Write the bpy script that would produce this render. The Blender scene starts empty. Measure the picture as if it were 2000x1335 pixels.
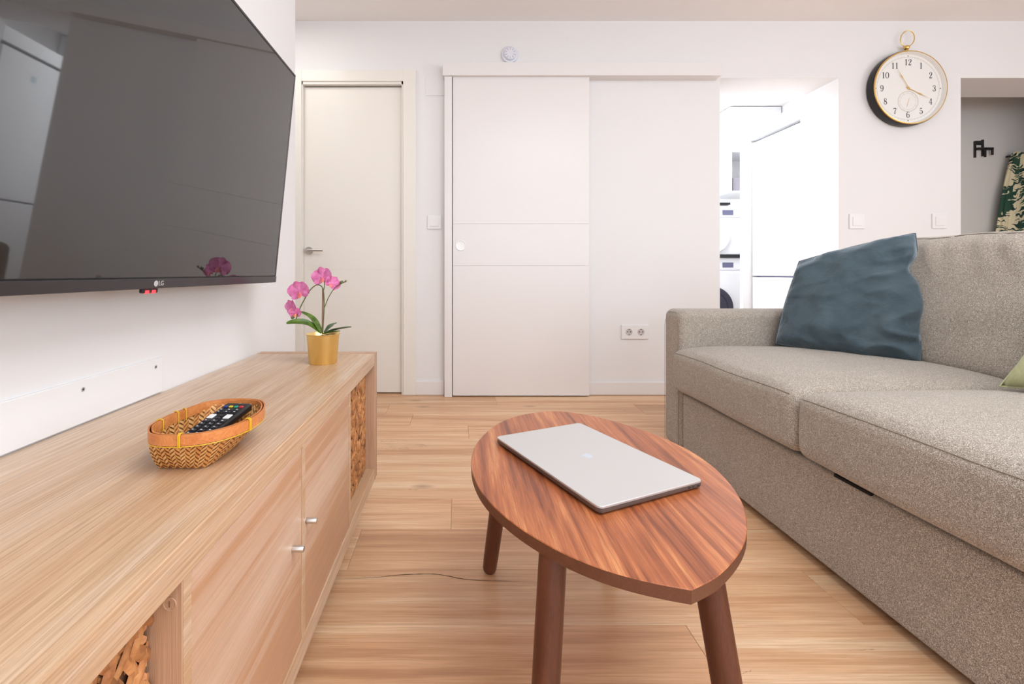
import bpy, bmesh, math, random
from mathutils import Vector, Matrix, noise
random.seed(7)
PI = math.pi
sc = bpy.context.scene
COL = sc.collection

# ---------------------------------------------------------------- camera, world, lights, exposure
F = 885.0; CX, CY = 892.0, 533.0; CAMZ = 0.81
cd = bpy.data.cameras.new('camera'); cam = bpy.data.objects.new('camera', cd); COL.objects.link(cam)
cam.location = (0, 0, CAMZ); cam.rotation_euler = (PI/2, 0, 0)
cd.sensor_width = 36; cd.lens = F/2000*36
cd.shift_x = (1000-CX)/2000; cd.shift_y = -(667.5-CY)/2000
cd.clip_start = 0.02
sc.camera = cam
w = bpy.data.worlds.new('daylight'); sc.world = w; w.use_nodes = True
w.node_tree.nodes['Background'].inputs[0].default_value = (0.80, 0.90, 1.0, 1)
w.node_tree.nodes['Background'].inputs[1].default_value = 2.0
vs = sc.view_settings
vs.view_transform = 'Standard'; vs.look = 'None'; vs.gamma = 1; vs.use_curve_mapping = False
vs.exposure = 0.18
def area(name, loc, rot, sx, sy, power, col=(1, 1, 1)):
    l = bpy.data.lights.new(name, 'AREA'); l.shape = 'RECTANGLE'; l.size = sx; l.size_y = sy
    l.energy = power; l.color = col
    o = bpy.data.objects.new(name, l); o.location = loc; o.rotation_euler = rot; COL.objects.link(o)
    return o
# daylight through the window behind the camera and through the one in the right wall
area('rear_window_light', (1.6, -2.50, 1.45), (PI/2+.75, 0, 0), 3.4, 1.7, 30, (0.87, 0.94, 1.0))
area('side_window_light', (4.62, -0.7, 1.5), (0, PI/2+.75, 0), 1.6, 2.6, 42, (0.87, 0.94, 1.0))
# ceiling panel of the living room, over the middle of the room, out of view
area('ceiling_lamp_light', (1.0, 0.1, 2.44), (0, 0, 0), 1.4, 1.4, 38, (0.90, 0.955, 1.0))
# kitchen panel
area('kitchen_lamp_light', (2.05, 4.3, 2.44), (0, 0, 0), 0.6, 1.2, 24, (0.95, 0.98, 1.0))
area('kitchen_fill_light', (1.62, 4.4, 1.4), (0, -PI/2, 0), 1.2, 1.4, 16, (0.92, 0.96, 1.0))  # added fill to brighten the kitchen; its left wall has no window

# added fill brightening the hinged door, unseen behind the left wall's end
area('corridor_fill_light', (-1.2, 2.35, 2.46), (0, 0, 0), 0.5, 0.5, 5, (1.0, 0.97, 0.92))

# ---------------------------------------------------------------- helpers
def at(px, py, Y):                      # a pixel at depth Y
    return Vector(((px-CX)/F*Y, Y, CAMZ-(py-CY)/F*Y))
def onz(px, py, z):                     # a pixel on the horizontal plane at height z
    Y = (CAMZ-z)*F/(py-CY)
    return Vector(((px-CX)/F*Y, Y, z))
def link(o, parent=None):
    COL.objects.link(o)
    if parent: o.parent = parent
    return o
def smooth(me, ang=40):
    for p in me.polygons: p.use_smooth = True
    try: me.set_sharp_from_angle(angle=math.radians(ang))
    except Exception: pass
def rootloc(o):
    while o.parent: o = o.parent
    return o.location.copy()
def part(name, bm, mat, parent=None, sm=True, ang=40, label=None):
    """bm in world coordinates"""
    bmesh.ops.recalc_face_normals(bm, faces=bm.faces[:])
    if parent is not None:
        bmesh.ops.translate(bm, verts=bm.verts[:], vec=-rootloc(parent))
    me = bpy.data.meshes.new(name); bm.to_mesh(me); bm.free()
    if isinstance(mat, (list, tuple)):
        for m in mat: me.materials.append(m)
    else: me.materials.append(mat)
    if sm: smooth(me, ang)
    o = bpy.data.objects.new(name, me); link(o, parent)
    if label: o['label'] = label
    return o
def thing(name, label, cat, loc=(0, 0, 0), group=None):
    o = bpy.data.objects.new(name, None); o.location = loc; o.empty_display_size = 0.05; link(o)
    o['label'] = label; o['category'] = cat
    if group: o['group'] = group
    return o
def tag(o, label, cat, group=None):
    o['label'] = label; o['category'] = cat
    if group: o['group'] = group
    return o
def struct(o):
    o['kind'] = 'structure'; return o
def setorigin(o):                       # origin to the base centre of a one-mesh thing
    vs_ = [v.co for v in o.data.vertices]
    c = Vector(((min(v.x for v in vs_)+max(v.x for v in vs_))/2, (min(v.y for v in vs_)+max(v.y for v in vs_))/2, min(v.z for v in vs_)))
    o.data.transform(Matrix.Translation(-c)); o.location = c
    return o
def NB(): return bmesh.new()
def box(bm, x0, x1, y0, y1, z0, z1, bev=0, seg=2, M=None):
    r = bmesh.ops.create_cube(bm, size=1)
    vs_ = r['verts']
    for v in vs_:
        v.co = Vector(((x0+x1)/2+v.co.x*(x1-x0), (y0+y1)/2+v.co.y*(y1-y0), (z0+z1)/2+v.co.z*(z1-z0)))
    if bev > 0:
        es = set(e for v in vs_ for e in v.link_edges)
        rr = bmesh.ops.bevel(bm, geom=list(es), offset=bev, segments=seg, affect='EDGES', profile=0.5)
        vs_ = list(set(rr['verts']) | set(v for v in vs_ if v.is_valid))
    if M is not None:
        for v in vs_: v.co = M @ v.co
    return vs_
def tube(bm, pts, rad, n=10, cap=True, closed=False):
    pts = [Vector(p) for p in pts]
    m = len(pts)
    if not isinstance(rad, (list, tuple)): rad = [rad]*m
    rings = []; up = None
    for i, p in enumerate(pts):
        if closed: t = pts[(i+1) % m]-pts[i-1]
        else: t = pts[min(i+1, m-1)]-pts[max(i-1, 0)]
        t.normalize()
        if up is None:
            up = Vector((0, 0, 1)) if abs(t.z) < .9 else Vector((1, 0, 0))
        a = t.cross(up)
        if a.length < 1e-6: a = t.orthogonal()
        a.normalize(); b = a.cross(t).normalized(); up = b
        rings.append([bm.verts.new(p+(a*math.cos(2*PI*k/n)+b*math.sin(2*PI*k/n))*rad[i]) for k in range(n)])
    for i in range(m if closed else m-1):
        A, B = rings[i], rings[(i+1) % m]
        for k in range(n): bm.faces.new((A[k], A[(k+1) % n], B[(k+1) % n], B[k]))
    if cap and not closed:
        bm.faces.new(rings[0]); bm.faces.new(rings[-1][::-1])
    return rings
def lathe(bm, prof, n=48, M=None, close=False):
    """prof: (r,z) list, about Z"""
    M = M or Matrix()
    rings = []
    for r, z in prof:
        if r < 1e-6: rings.append([bm.verts.new(M @ Vector((0, 0, z)))])
        else: rings.append([bm.verts.new(M @ Vector((r*math.cos(2*PI*k/n), r*math.sin(2*PI*k/n), z))) for k in range(n)])
    seq = list(zip(rings, rings[1:]))
    if close: seq.append((rings[-1], rings[0]))
    for A, B in seq:
        for k in range(n):
            k2 = (k+1) % n
            if len(A) == 1 and len(B) == 1: continue
            if len(A) == 1: bm.faces.new((A[0], B[k], B[k2]))
            elif len(B) == 1: bm.faces.new((A[k], A[k2], B[0]))
            else: bm.faces.new((A[k], A[k2], B[k2], B[k]))
def prism(bm, poly, z0, z1, M=None):
    M = M or Matrix()
    a = [bm.verts.new(M @ Vector((x, y, z0))) for x, y in poly]
    b = [bm.verts.new(M @ Vector((x, y, z1))) for x, y in poly]
    n = len(poly)
    bm.faces.new(a[::-1]); bm.faces.new(b)
    for i in range(n): bm.faces.new((a[i], a[(i+1) % n], b[(i+1) % n], b[i]))
def soft_box(h, r, m=(10, 10, 6), k=5, fn=None, loc=(0, 0, 0)):
    """box with half sizes h, all edges rounded by r, then bent by fn(p)"""
    def ts(hh, mm):
        inner = [-(hh-r)+2*(hh-r)*i/mm for i in range(mm+1)]
        arc = [r*math.tan(PI/4*j/k) for j in range(1, k+1)]
        return [-(hh-r)-a for a in arc[::-1]]+inner+[(hh-r)+a for a in arc]
    T = [ts(h[i], m[i]) for i in range(3)]
    bm = NB(); cache = {}
    def vert(p):
        key = (round(p[0], 6), round(p[1], 6), round(p[2], 6))
        if key not in cache:
            q = Vector([max(-(h[i]-r), min(h[i]-r, p[i])) for i in range(3)])
            d = Vector(p)-q
            v = q+d.normalized()*r
            if fn: v = fn(v)
            cache[key] = bm.verts.new(v+Vector(loc))
        return cache[key]
    for ax in range(3):
        a, b = [i for i in range(3) if i != ax]
        for s in (-1, 1):
            for i in range(len(T[a])-1):
                for j in range(len(T[b])-1):
                    q = []
                    for (u, v) in ((i, j), (i+1, j), (i+1, j+1), (i, j+1)):
                        p = [0, 0, 0]; p[ax] = s*h[ax]; p[a] = T[a][u]; p[b] = T[b][v]; q.append(vert(p))
                    try: bm.faces.new(q)
                    except ValueError: pass
    return bm
def catmull(P, n=8, closed=False):
    P = [Vector(p) for p in P]; out = []; m = len(P)
    rng = range(m) if closed else range(m-1)
    for i in rng:
        g = (lambda j: P[j % m]) if closed else (lambda j: P[max(0, min(m-1, j))])
        p0, p1, p2, p3 = g(i-1), g(i), g(i+1), g(i+2)
        for k in range(n):
            t = k/n
            out.append(0.5*((2*p1)+(-p0+p2)*t+(2*p0-5*p1+4*p2-p3)*t*t+(-p0+3*p1-3*p2+p3)*t**3))
    if not closed: out.append(P[-1])
    return out

# ---------------------------------------------------------------- materials
def srgb(r, g, b):
    f = lambda c: (c/255/12.92) if c/255 <= .04045 else ((c/255+.055)/1.055)**2.4
    return (f(r), f(g), f(b), 1)
class NT:
    def __init__(s, name):
        s.m = bpy.data.materials.new(name); s.m.use_nodes = True; s.t = s.m.node_tree
        s.b = s.t.nodes['Principled BSDF']
    def n(s, ty, **kw):
        nd = s.t.nodes.new(ty)
        for k, v in kw.items(): setattr(nd, k, v)
        return nd
    def l(s, a, b): s.t.links.new(a, b)
    def math(s, op, a, b=None, clamp=False):
        nd = s.n('ShaderNodeMath', operation=op, use_clamp=clamp)
        for i, v in enumerate((a, b)):
            if v is None: continue
            if isinstance(v, (int, float)): nd.inputs[i].default_value = v
            else: s.l(v, nd.inputs[i])
        return nd.outputs[0]
    def mix(s, fac, a, b, bt='MIX'):
        nd = s.n('ShaderNodeMix', data_type='RGBA', blend_type=bt)
        for i, v in ((0, fac), (6, a), (7, b)):
            if isinstance(v, (int, float, tuple)): nd.inputs[i].default_value = v
            else: s.l(v, nd.inputs[i])
        return nd.outputs[2]
    def ramp(s, fac, stops):
        nd = s.n('ShaderNodeValToRGB'); cr = nd.color_ramp
        while len(cr.elements) < len(stops): cr.elements.new(0.5)
        for e, (p, c) in zip(cr.elements, stops): e.position = p; e.color = c
        s.l(fac, nd.inputs[0]); return nd.outputs[0]
    def bump(s, h, strength=.3, dist=.001):
        nd = s.n('ShaderNodeBump'); nd.inputs['Strength'].default_value = strength; nd.inputs['Distance'].default_value = dist
        s.l(h, nd.inputs['Height']); s.l(nd.outputs[0], s.b.inputs['Normal'])
    def coords(s, scale=(1, 1, 1), rnd=0.0, rot=(0, 0, 0)):
        tc = s.n('ShaderNodeTexCoord'); mp = s.n('ShaderNodeMapping')
        mp.inputs['Scale'].default_value = scale; mp.inputs['Rotation'].default_value = rot
        s.l(tc.outputs['Object'], mp.inputs[0])
        if rnd:
            oi = s.n('ShaderNodeObjectInfo'); r = s.math('MULTIPLY', oi.outputs['Random'], rnd)
            s.l(r, mp.inputs['Location'])
        return mp.outputs[0]
    def noise(s, vec, scale, detail=4, rough=.55, dist=0):
        nd = s.n('ShaderNodeTexNoise'); nd.inputs['Scale'].default_value = scale; nd.inputs['Detail'].default_value = detail
        nd.inputs['Roughness'].default_value = rough; nd.inputs['Distortion'].default_value = dist
        s.l(vec, nd.inputs['Vector']); return nd.outputs['Fac']
def plain(name, col, rough=.5, metal=0, spec=.5, **kw):
    t = NT(name); t.b.inputs['Base Color'].default_value = col; t.b.inputs['Roughness'].default_value = rough
    t.b.inputs['Metallic'].default_value = metal; t.b.inputs['Specular IOR Level'].default_value = spec
    v = t.noise(t.coords(), kw.get('ns', 60), 3)
    t.bump(v, kw.get('bs', .05), .0005)
    return t.m
def wood(name, stops, fine, axis='y', rough=.42, rnd=0., scale=1., finestr=.35, bump=.25, dist=.6, wide=1., bands=None, rings=False, knots=False, rot=0., mw=.38):
    t = NT(name)
    def vec(k, along):
        s = [k, k, k]; s['xyz'.index(axis)] = along; return t.coords(tuple(s), rnd, (0, 0, rot))
    big = t.noise(vec(5*scale*wide, .35*scale), 1.6, 3, .5, dist)
    med = t.noise(vec(34*scale, 1.1*scale), 1.5, 4, .6, .4)
    fin = t.noise(vec(260*scale, 5*scale), 1.3, 3, .7)
    f = t.math('ADD', t.math('MULTIPLY', big, 1-mw), t.math('MULTIPLY', med, mw))
    if rings:
        wv = t.n('ShaderNodeTexWave', wave_type='BANDS', bands_direction='X' if axis != 'x' else 'Y')
        wv.inputs['Scale'].default_value = 1.0; wv.inputs['Distortion'].default_value = 9; wv.inputs['Detail'].default_value = 3
        wv.inputs['Detail Scale'].default_value = .8
        t.l(vec(6*scale, .45*scale), wv.inputs['Vector'])
        f = t.math('ADD', t.math('MULTIPLY', f, .95), t.math('MULTIPLY', wv.outputs['Fac'], .06))
    c = t.ramp(f, stops)
    if rnd:
        oi = t.n('ShaderNodeObjectInfo')
        hs = t.n('ShaderNodeHueSaturation'); t.l(c, hs.inputs['Color'])
        t.l(t.math('ADD', t.math('MULTIPLY', oi.outputs['Random'], .22), .93), hs.inputs['Value'])
        c = hs.outputs[0]
    ff = t.ramp(fin, [(.36, (0, 0, 0, 1)), (.62, (1, 1, 1, 1))])
    c = t.mix(t.math('MULTIPLY', t.math('SUBTRACT', 1.0, ff), finestr), c, fine)
    if knots:
        cr = t.noise(vec(7, .9), 1.7, 5, .62, .5)
        d = t.math('ABSOLUTE', t.math('SUBTRACT', cr, .5))
        line = t.math('LESS_THAN', d, .0025)
        gate = t.math('GREATER_THAN', t.noise(vec(2.2, 1.2), 1.9, 2), .67)
        c = t.mix(t.math('MULTIPLY', t.math('MULTIPLY', line, gate), .7), c, srgb(96, 66, 44))
        vo = t.n('ShaderNodeTexVoronoi'); t.l(vec(4.4, 2.0), vo.inputs['Vector']); vo.inputs['Scale'].default_value = .8
        k = t.ramp(vo.outputs['Distance'], [(.02, (1, 1, 1, 1)), (.085, (0, 0, 0, 1))])
        c = t.mix(t.math('MULTIPLY', k, .5), c, srgb(122, 84, 56))
    t.l(c, t.b.inputs['Base Color']); t.b.inputs['Roughness'].default_value = rough
    t.bump(ff, bump, .0004)
    return t.m
WALLC = srgb(238, 236, 236)
M = {}
M['wall'] = plain('wall_paint', WALLC, .65, ns=90, bs=.06)
M['ceiling'] = plain('ceiling_paint', srgb(250, 247, 246), .8)
M['grey_wall'] = plain('passage_paint', srgb(222, 220, 217), .75)
M['door'] = plain('door_lacquer', srgb(238, 234, 233), .33, bs=.02)
M['cream'] = plain('cream_lacquer', srgb(240, 235, 228), .35, bs=.02)
M['white'] = plain('white_plastic', srgb(240, 238, 238), .3, bs=.0)
M['white_pull'] = plain('white_pull', srgb(252, 252, 252), .25, bs=.0)
M['kitchen'] = plain('white_enamel', srgb(244, 245, 248), .25, bs=.0)
M['gap'] = plain('joint_dark', srgb(138, 102, 72), .9)
M['dark'] = plain('dark_plastic', srgb(28, 28, 30), .35)
M['void'] = plain('black_void', srgb(12, 12, 13), .9)
M['bezel'] = plain('tv_bezel', srgb(50, 46, 48), .28)
M['steel'] = plain('brushed_steel', srgb(205, 203, 200), .3, 1.0)
M['alu'] = plain('laptop_aluminium', srgb(206, 204, 203), .42, .35, bs=.02)
M['alu_dark'] = plain('laptop_side', srgb(120, 112, 108), .4, .6)
M['black_body'] = plain('clock_case_black', srgb(22, 21, 22), .35)
M['brass'] = plain('brass', srgb(226, 190, 116), .28, 1.0, bs=.02)
M['face'] = plain('clock_face', srgb(238, 236, 233), .6, bs=0)
M['ink'] = plain('ink', srgb(40, 38, 40), .6, bs=0)
M['pale_ink'] = plain('pale_ink', srgb(190, 182, 165), .6, bs=0)
M['hook'] = plain('black_metal', srgb(26, 25, 25), .5)
M['logo'] = plain('logo_silver', srgb(205, 205, 208), .3, .3, bs=0)
M['blue_logo'] = plain('logo_mirror', srgb(212, 220, 232), .3, .45, bs=0)
M['washer_glass'] = plain('washer_glass', srgb(58, 56, 74), .12, bs=0)
M['washer_ring'] = plain('washer_ring', srgb(120, 120, 150), .2, .5, bs=0)

oak_st = [(.34, srgb(200, 160, 124)), (.46, srgb(212, 178, 146)), (.54, srgb(218, 190, 164)), (.66, srgb(224, 202, 182))]
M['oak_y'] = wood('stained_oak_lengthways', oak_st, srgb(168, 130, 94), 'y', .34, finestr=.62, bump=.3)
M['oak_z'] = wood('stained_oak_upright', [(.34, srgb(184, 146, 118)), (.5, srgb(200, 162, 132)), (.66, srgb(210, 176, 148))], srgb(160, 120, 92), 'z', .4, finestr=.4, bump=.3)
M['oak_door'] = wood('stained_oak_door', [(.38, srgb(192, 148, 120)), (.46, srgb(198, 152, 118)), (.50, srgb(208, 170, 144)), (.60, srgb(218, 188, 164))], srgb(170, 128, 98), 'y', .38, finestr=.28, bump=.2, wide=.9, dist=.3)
M['floor'] = wood('plank_oak', [(.34, srgb(184, 136, 100)), (.44, srgb(212, 164, 124)), (.54, srgb(228, 186, 146)), (.64, srgb(240, 208, 172))],
                  srgb(176, 128, 92), 'x', .38, rnd=41.7, mw=.46, finestr=.46, bump=.2, dist=.9, knots=True)
M['walnut'] = wood('walnut_veneer', [(.36, srgb(122, 62, 36)), (.44, srgb(166, 92, 54)), (.53, srgb(194, 114, 68)), (.63, srgb(220, 148, 94))],
                   srgb(112, 62, 38), 'y', .34, scale=2.5, finestr=.55, bump=.15, dist=1.0, rings=True, rot=-.10, mw=.42)
M['walnut_edge'] = wood('walnut_edge', [(.3, srgb(96, 58, 40)), (.7, srgb(118, 74, 52))], srgb(80, 46, 32), 'y', .45, finestr=.3)
M['walnut_leg'] = wood('walnut_leg', [(.3, srgb(76, 40, 26)), (.5, srgb(96, 52, 34)), (.7, srgb(116, 66, 44))], srgb(60, 30, 20), 'z', .38, scale=1.4, finestr=.35)

def fabric(name, c0, c1, c2, sc_=560, rough=.95, mottling=.25):
    t = NT(name); v = t.coords()
    nz = t.noise(v, sc_, 2, .6); big = t.noise(v, 9, 3)
    vo = t.n('ShaderNodeTexVoronoi'); vo.inputs['Scale'].default_value = sc_*.75; t.l(v, vo.inputs['Vector'])
    md = t.noise(v, sc_*.22, 2, .6)
    f = t.math('ADD', t.math('ADD', t.math('MULTIPLY', nz, .54), t.math('MULTIPLY', vo.outputs['Distance'], .30)), t.math('MULTIPLY', md, .12))
    c = t.ramp(f, [(.36, c0), (.5, c1), (.64, c2)])
    c = t.mix(t.math('MULTIPLY', big, mottling), c, c0)
    t.l(c, t.b.inputs['Base Color']); t.b.inputs['Roughness'].default_value = rough
    t.b.inputs['Specular IOR Level'].default_value = .2
    t.b.inputs['Sheen Weight'].default_value = .25; t.b.inputs['Sheen Roughness'].default_value = .5
    t.bump(f, .45, .0010)
    return t.m
M['sofa'] = fabric('sofa_weave', srgb(106, 95, 84), srgb(174, 163, 151), srgb(236, 228, 218), 860)
M['seam'] = plain('seam_thread', srgb(140, 128, 116), .95)
def velvet(name, c0, c1, sheen):
    t = NT(name); v = t.coords()
    n1 = t.noise(v, 11, 5, .6, .4); n2 = t.noise(v, 300, 2)
    t.l(t.ramp(n1, [(.2, c0), (.8, c1)]), t.b.inputs['Base Color']); t.b.inputs['Roughness'].default_value = .9
    t.b.inputs['Specular IOR Level'].default_value = .15
    t.b.inputs['Sheen Weight'].default_value = sheen; t.b.inputs['Sheen Roughness'].default_value = .35
    t.b.inputs['Sheen Tint'].default_value = (.75, .88, 1, 1)
    n3 = t.noise(t.coords((16, 16, 20)), 1.2, 6, .62, 1.6)
    t.bump(t.math('ADD', n3, t.math('MULTIPLY', n2, .05)), .5, .008)
    return t.m
M['velvet'] = velvet('blue_velvet', srgb(64, 78, 86), srgb(88, 102, 110), .8)
M['green'] = velvet('sage_cotton', srgb(176, 178, 136), srgb(192, 192, 152), .15)
def glossy(name, col, rough, ior=1.6, spec=.5):
    m = plain(name, col, rough, 0, spec, bs=0); m.node_tree.nodes['Principled BSDF'].inputs['IOR'].default_value = ior
    return m
M['screen'] = glossy('tv_screen', srgb(30, 28, 27), .028, 1.7, .7)
def leafy(name, a, b, rough=.4):
    t = NT(name); t.l(t.ramp(t.noise(t.coords(), 60, 4), [(.3, a), (.7, b)]), t.b.inputs['Base Color']); t.b.inputs['Roughness'].default_value = rough
    return t.m
M['leaf'] = leafy('orchid_leaf', srgb(54, 84, 20), srgb(96, 126, 38))
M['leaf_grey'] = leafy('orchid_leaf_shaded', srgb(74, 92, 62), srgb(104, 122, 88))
M['petal'] = leafy('orchid_petal', srgb(214, 96, 160), srgb(236, 150, 198), .6)
M['lip'] = leafy('orchid_lip', srgb(236, 150, 80), srgb(226, 90, 150), .6)
M['stem'] = leafy('orchid_stem', srgb(104, 88, 54), srgb(88, 110, 56), .6)
M['stake'] = leafy('stake_wood', srgb(150, 106, 84), srgb(176, 130, 104), .6)
M['moss'] = leafy('dark_moss', srgb(52, 44, 30), srgb(84, 74, 44), .95)
M['bud'] = leafy('bud', srgb(96, 104, 60), srgb(130, 132, 86), .6)
M['gold'] = plain('gold_pot', srgb(248, 222, 150), .32, 1.0, bs=.02)
def straw(name, stops, rough=.6, rnd=17.):
    t = NT(name); v = t.coords((30, 30, 30), rnd)
    c = t.ramp(t.noise(v, 1.4, 4, .65), stops)
    if rnd:
        oi = t.n('ShaderNodeObjectInfo'); hs = t.n('ShaderNodeHueSaturation'); t.l(c, hs.inputs['Color'])
        t.l(t.math('ADD', t.math('MULTIPLY', oi.outputs['Random'], .6), .66), hs.inputs['Value']); c = hs.outputs[0]
    t.l(c, t.b.inputs['Base Color']); t.b.inputs['Roughness'].default_value = rough
    t.bump(t.noise(v, 9, 3), .5, .002)
    return t.m
M['hyacinth'] = straw('water_hyacinth', [(.3, srgb(142, 88, 52)), (.5, srgb(190, 128, 78)), (.7, srgb(214, 160, 104))])
M['hyacinth_dark'] = straw('water_hyacinth_core', [(.3, srgb(78, 52, 36)), (.7, srgb(122, 82, 54))], .8, 0)
M['bamboo'] = straw('bamboo_strip', [(.3, srgb(196, 124, 58)), (.5, srgb(218, 152, 84)), (.7, srgb(232, 176, 108))], .5, 0)
M['bamboo_pale'] = straw('bamboo_strip_pale', [(.3, srgb(212, 150, 84)), (.7, srgb(240, 194, 130))], .5, 0)
M['bamboo_core'] = straw('bamboo_core', [(.3, srgb(140, 84, 40)), (.7, srgb(176, 112, 58))], .7, 0)
M['rim'] = straw('bamboo_rim', [(.3, srgb(196, 112, 56)), (.7, srgb(222, 146, 84))], .4, 0)
M['tie'] = plain('yellow_tie', srgb(222, 178, 40), .4)
M['btn'] = plain('remote_button', srgb(52, 52, 58), .4, bs=0)
M['btn_white'] = plain('button_white', srgb(236, 236, 236), .4, bs=0)
for nm, c in (('red', (206, 48, 62)), ('teal', (40, 160, 130)), ('yellow', (222, 196, 50)), ('blue', (54, 70, 140))):
    M['btn_'+nm] = plain('button_'+nm, srgb(*c), .4, bs=0)
def emit(name, col, st):
    t = NT(name); t.b.inputs['Base Color'].default_value = col; t.b.inputs['Emission Color'].default_value = col
    t.b.inputs['Emission Strength'].default_value = st; return t.m
M['led'] = emit('standby_red', srgb(240, 60, 70), 1.2)
M['panel_light'] = emit('led_panel', (1, .98, .95, 1), 1.5)
def palm(name):
    t = NT(name); v = t.coords((1, 1, 1))
    n0 = t.n('ShaderNodeTexNoise'); n0.inputs['Scale'].default_value = 7; n0.inputs['Detail'].default_value = 2; t.l(v, n0.inputs['Vector'])
    add = t.n('ShaderNodeVectorMath', operation='MULTIPLY_ADD'); t.l(n0.outputs['Color'], add.inputs[0]); add.inputs[1].default_value = (.22, .22, .22); t.l(v, add.inputs[2])
    mp = t.n('ShaderNodeMapping'); mp.inputs['Rotation'].default_value = (0, .75, 0); mp.inputs['Scale'].default_value = (11, 11, 62); t.l(add.outputs[0], mp.inputs[0])
    st = t.noise(mp.outputs[0], 1.0, 1, .5)
    mp2 = t.n('ShaderNodeMapping'); mp2.inputs['Rotation'].default_value = (0, -.6, 0); mp2.inputs['Scale'].default_value = (14, 9, 5); t.l(v, mp2.inputs[0])
    blot = t.noise(mp2.outputs[0], 1.0, 2)
    leaf = t.math('GREATER_THAN', t.math('ADD', t.math('MULTIPLY', st, .75), t.math('MULTIPLY', blot, .7)), .715)
    gc = t.ramp(blot, [(.4, srgb(20, 48, 48)), (.6, srgb(46, 84, 66))])
    t.l(t.mix(leaf, srgb(232, 222, 188), gc), t.b.inputs['Base Color']); t.b.inputs['Roughness'].default_value = .9
    return t.m
M['palm'] = palm('palm_print_cotton')

# ---------------------------------------------------------------- structure
BW = 3.02; BT = 3.355; CEIL = 2.489; LW = -.666; FARX = -1.75; RX = 4.72; RY = -2.6
def wx(px, Y=BW): return (px-CX)/F*Y
def wz(py, Y=BW): return CAMZ-(py-CY)/F*Y
bm = NB()
DX0, DX1, DZ = wx(590), wx(788), wz(159)
O1a, O1b, O2a, OZ = wx(1406), wx(1638), wx(1876.5), wz(152)
box(bm, FARX, DX0, BW, BT, 0, CEIL); box(bm, DX0, DX1, BW, BT, DZ, CEIL); box(bm, DX0, DX1, BW+.16, BT, 0, DZ)
box(bm, DX1, O1a, BW, BT, 0, CEIL); box(bm, O1a, O1b, BW, BT, OZ, CEIL); box(bm, O1b, O2a, BW, BT, 0, CEIL)
box(bm, O2a, 4.5, BW, BT, OZ, CEIL); box(bm, 4.5, RX, BW, BT, 0, CEIL)
struct(part('wall_back', bm, M['wall'], sm=False))
bm = NB(); box(bm, FARX-.1, LW, RY, 1.872, 0, CEIL, .004, 2); struct(part('wall_left', bm, M['wall'], sm=False))
bm = NB(); box(bm, FARX-.1, FARX, 1.872, BT, 0, CEIL); struct(part('wall_far_left', bm, M['wall'], sm=False))
# rear wall with its window opening
bm = NB()
for a in ((LW, -.2, 0, CEIL), (3.4, RX, 0, CEIL), (-.2, 3.4, 0, .55), (-.2, 3.4, 2.35, CEIL)):
    box(bm, a[0], a[1], RY-.2, RY, a[2], a[3])
struct(part('wall_rear', bm, M['wall'], sm=False))
bm = NB()
for a in ((RY-.2, -2.1, 0, CEIL), (.7, 5.4, 0, CEIL), (-2.1, .7, 0, .65), (-2.1, .7, 2.35, CEIL)):
    box(bm, RX, RX+.2, a[0], a[1], a[2], a[3])
struct(part('wall_right', bm, M['wall'], sm=False))
def frame_win(name, hor, a0, a1, z0, z1, p, t=.05):
    bm = NB()
    for k in range(4):
        a = a0+(a1-a0-t)*k/3
        (box(bm, a, a+t, p-.03, p+.03, z0, z1) if hor else box(bm, p-.03, p+.03, a, a+t, z0, z1))
    for z in (z0, z1-t): (box(bm, a0, a1, p-.03, p+.03, z, z+t) if hor else box(bm, p-.03, p+.03, a0, a1, z, z+t))
    struct(part(name, bm, M['white'], sm=False))
frame_win('window_1', True, -.2, 3.4, .55, 2.35, RY-.12)
frame_win('window_2', False, -2.1, .7, .65, 2.35, RX+.12)
bm = NB(); box(bm, FARX-.1, RX+.2, RY-.2, 5.5, CEIL, CEIL+.1); struct(part('ceiling', bm, M['ceiling'], sm=False))
# kitchen and passage shells
bm = NB(); box(bm, 1.5, RX, 5.4, 5.5, 0, CEIL); struct(part('wall_kitchen_back', bm, M['kitchen'], sm=False))
bm = NB(); box(bm, 1.4, 1.5, BT, 5.5, 0, CEIL); struct(part('wall_kitchen_left', bm, M['wall'], sm=False))
bm = NB(); box(bm, 3.27, 3.36, BT, 5.4, 0, CEIL); struct(part('wall_kitchen_right', bm, M['wall'], sm=False))
PW = 3.75
bm = NB(); box(bm, 3.36, RX, PW, PW+.1, 0, CEIL); struct(part('wall_passage', bm, M['grey_wall'], sm=False))
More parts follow.
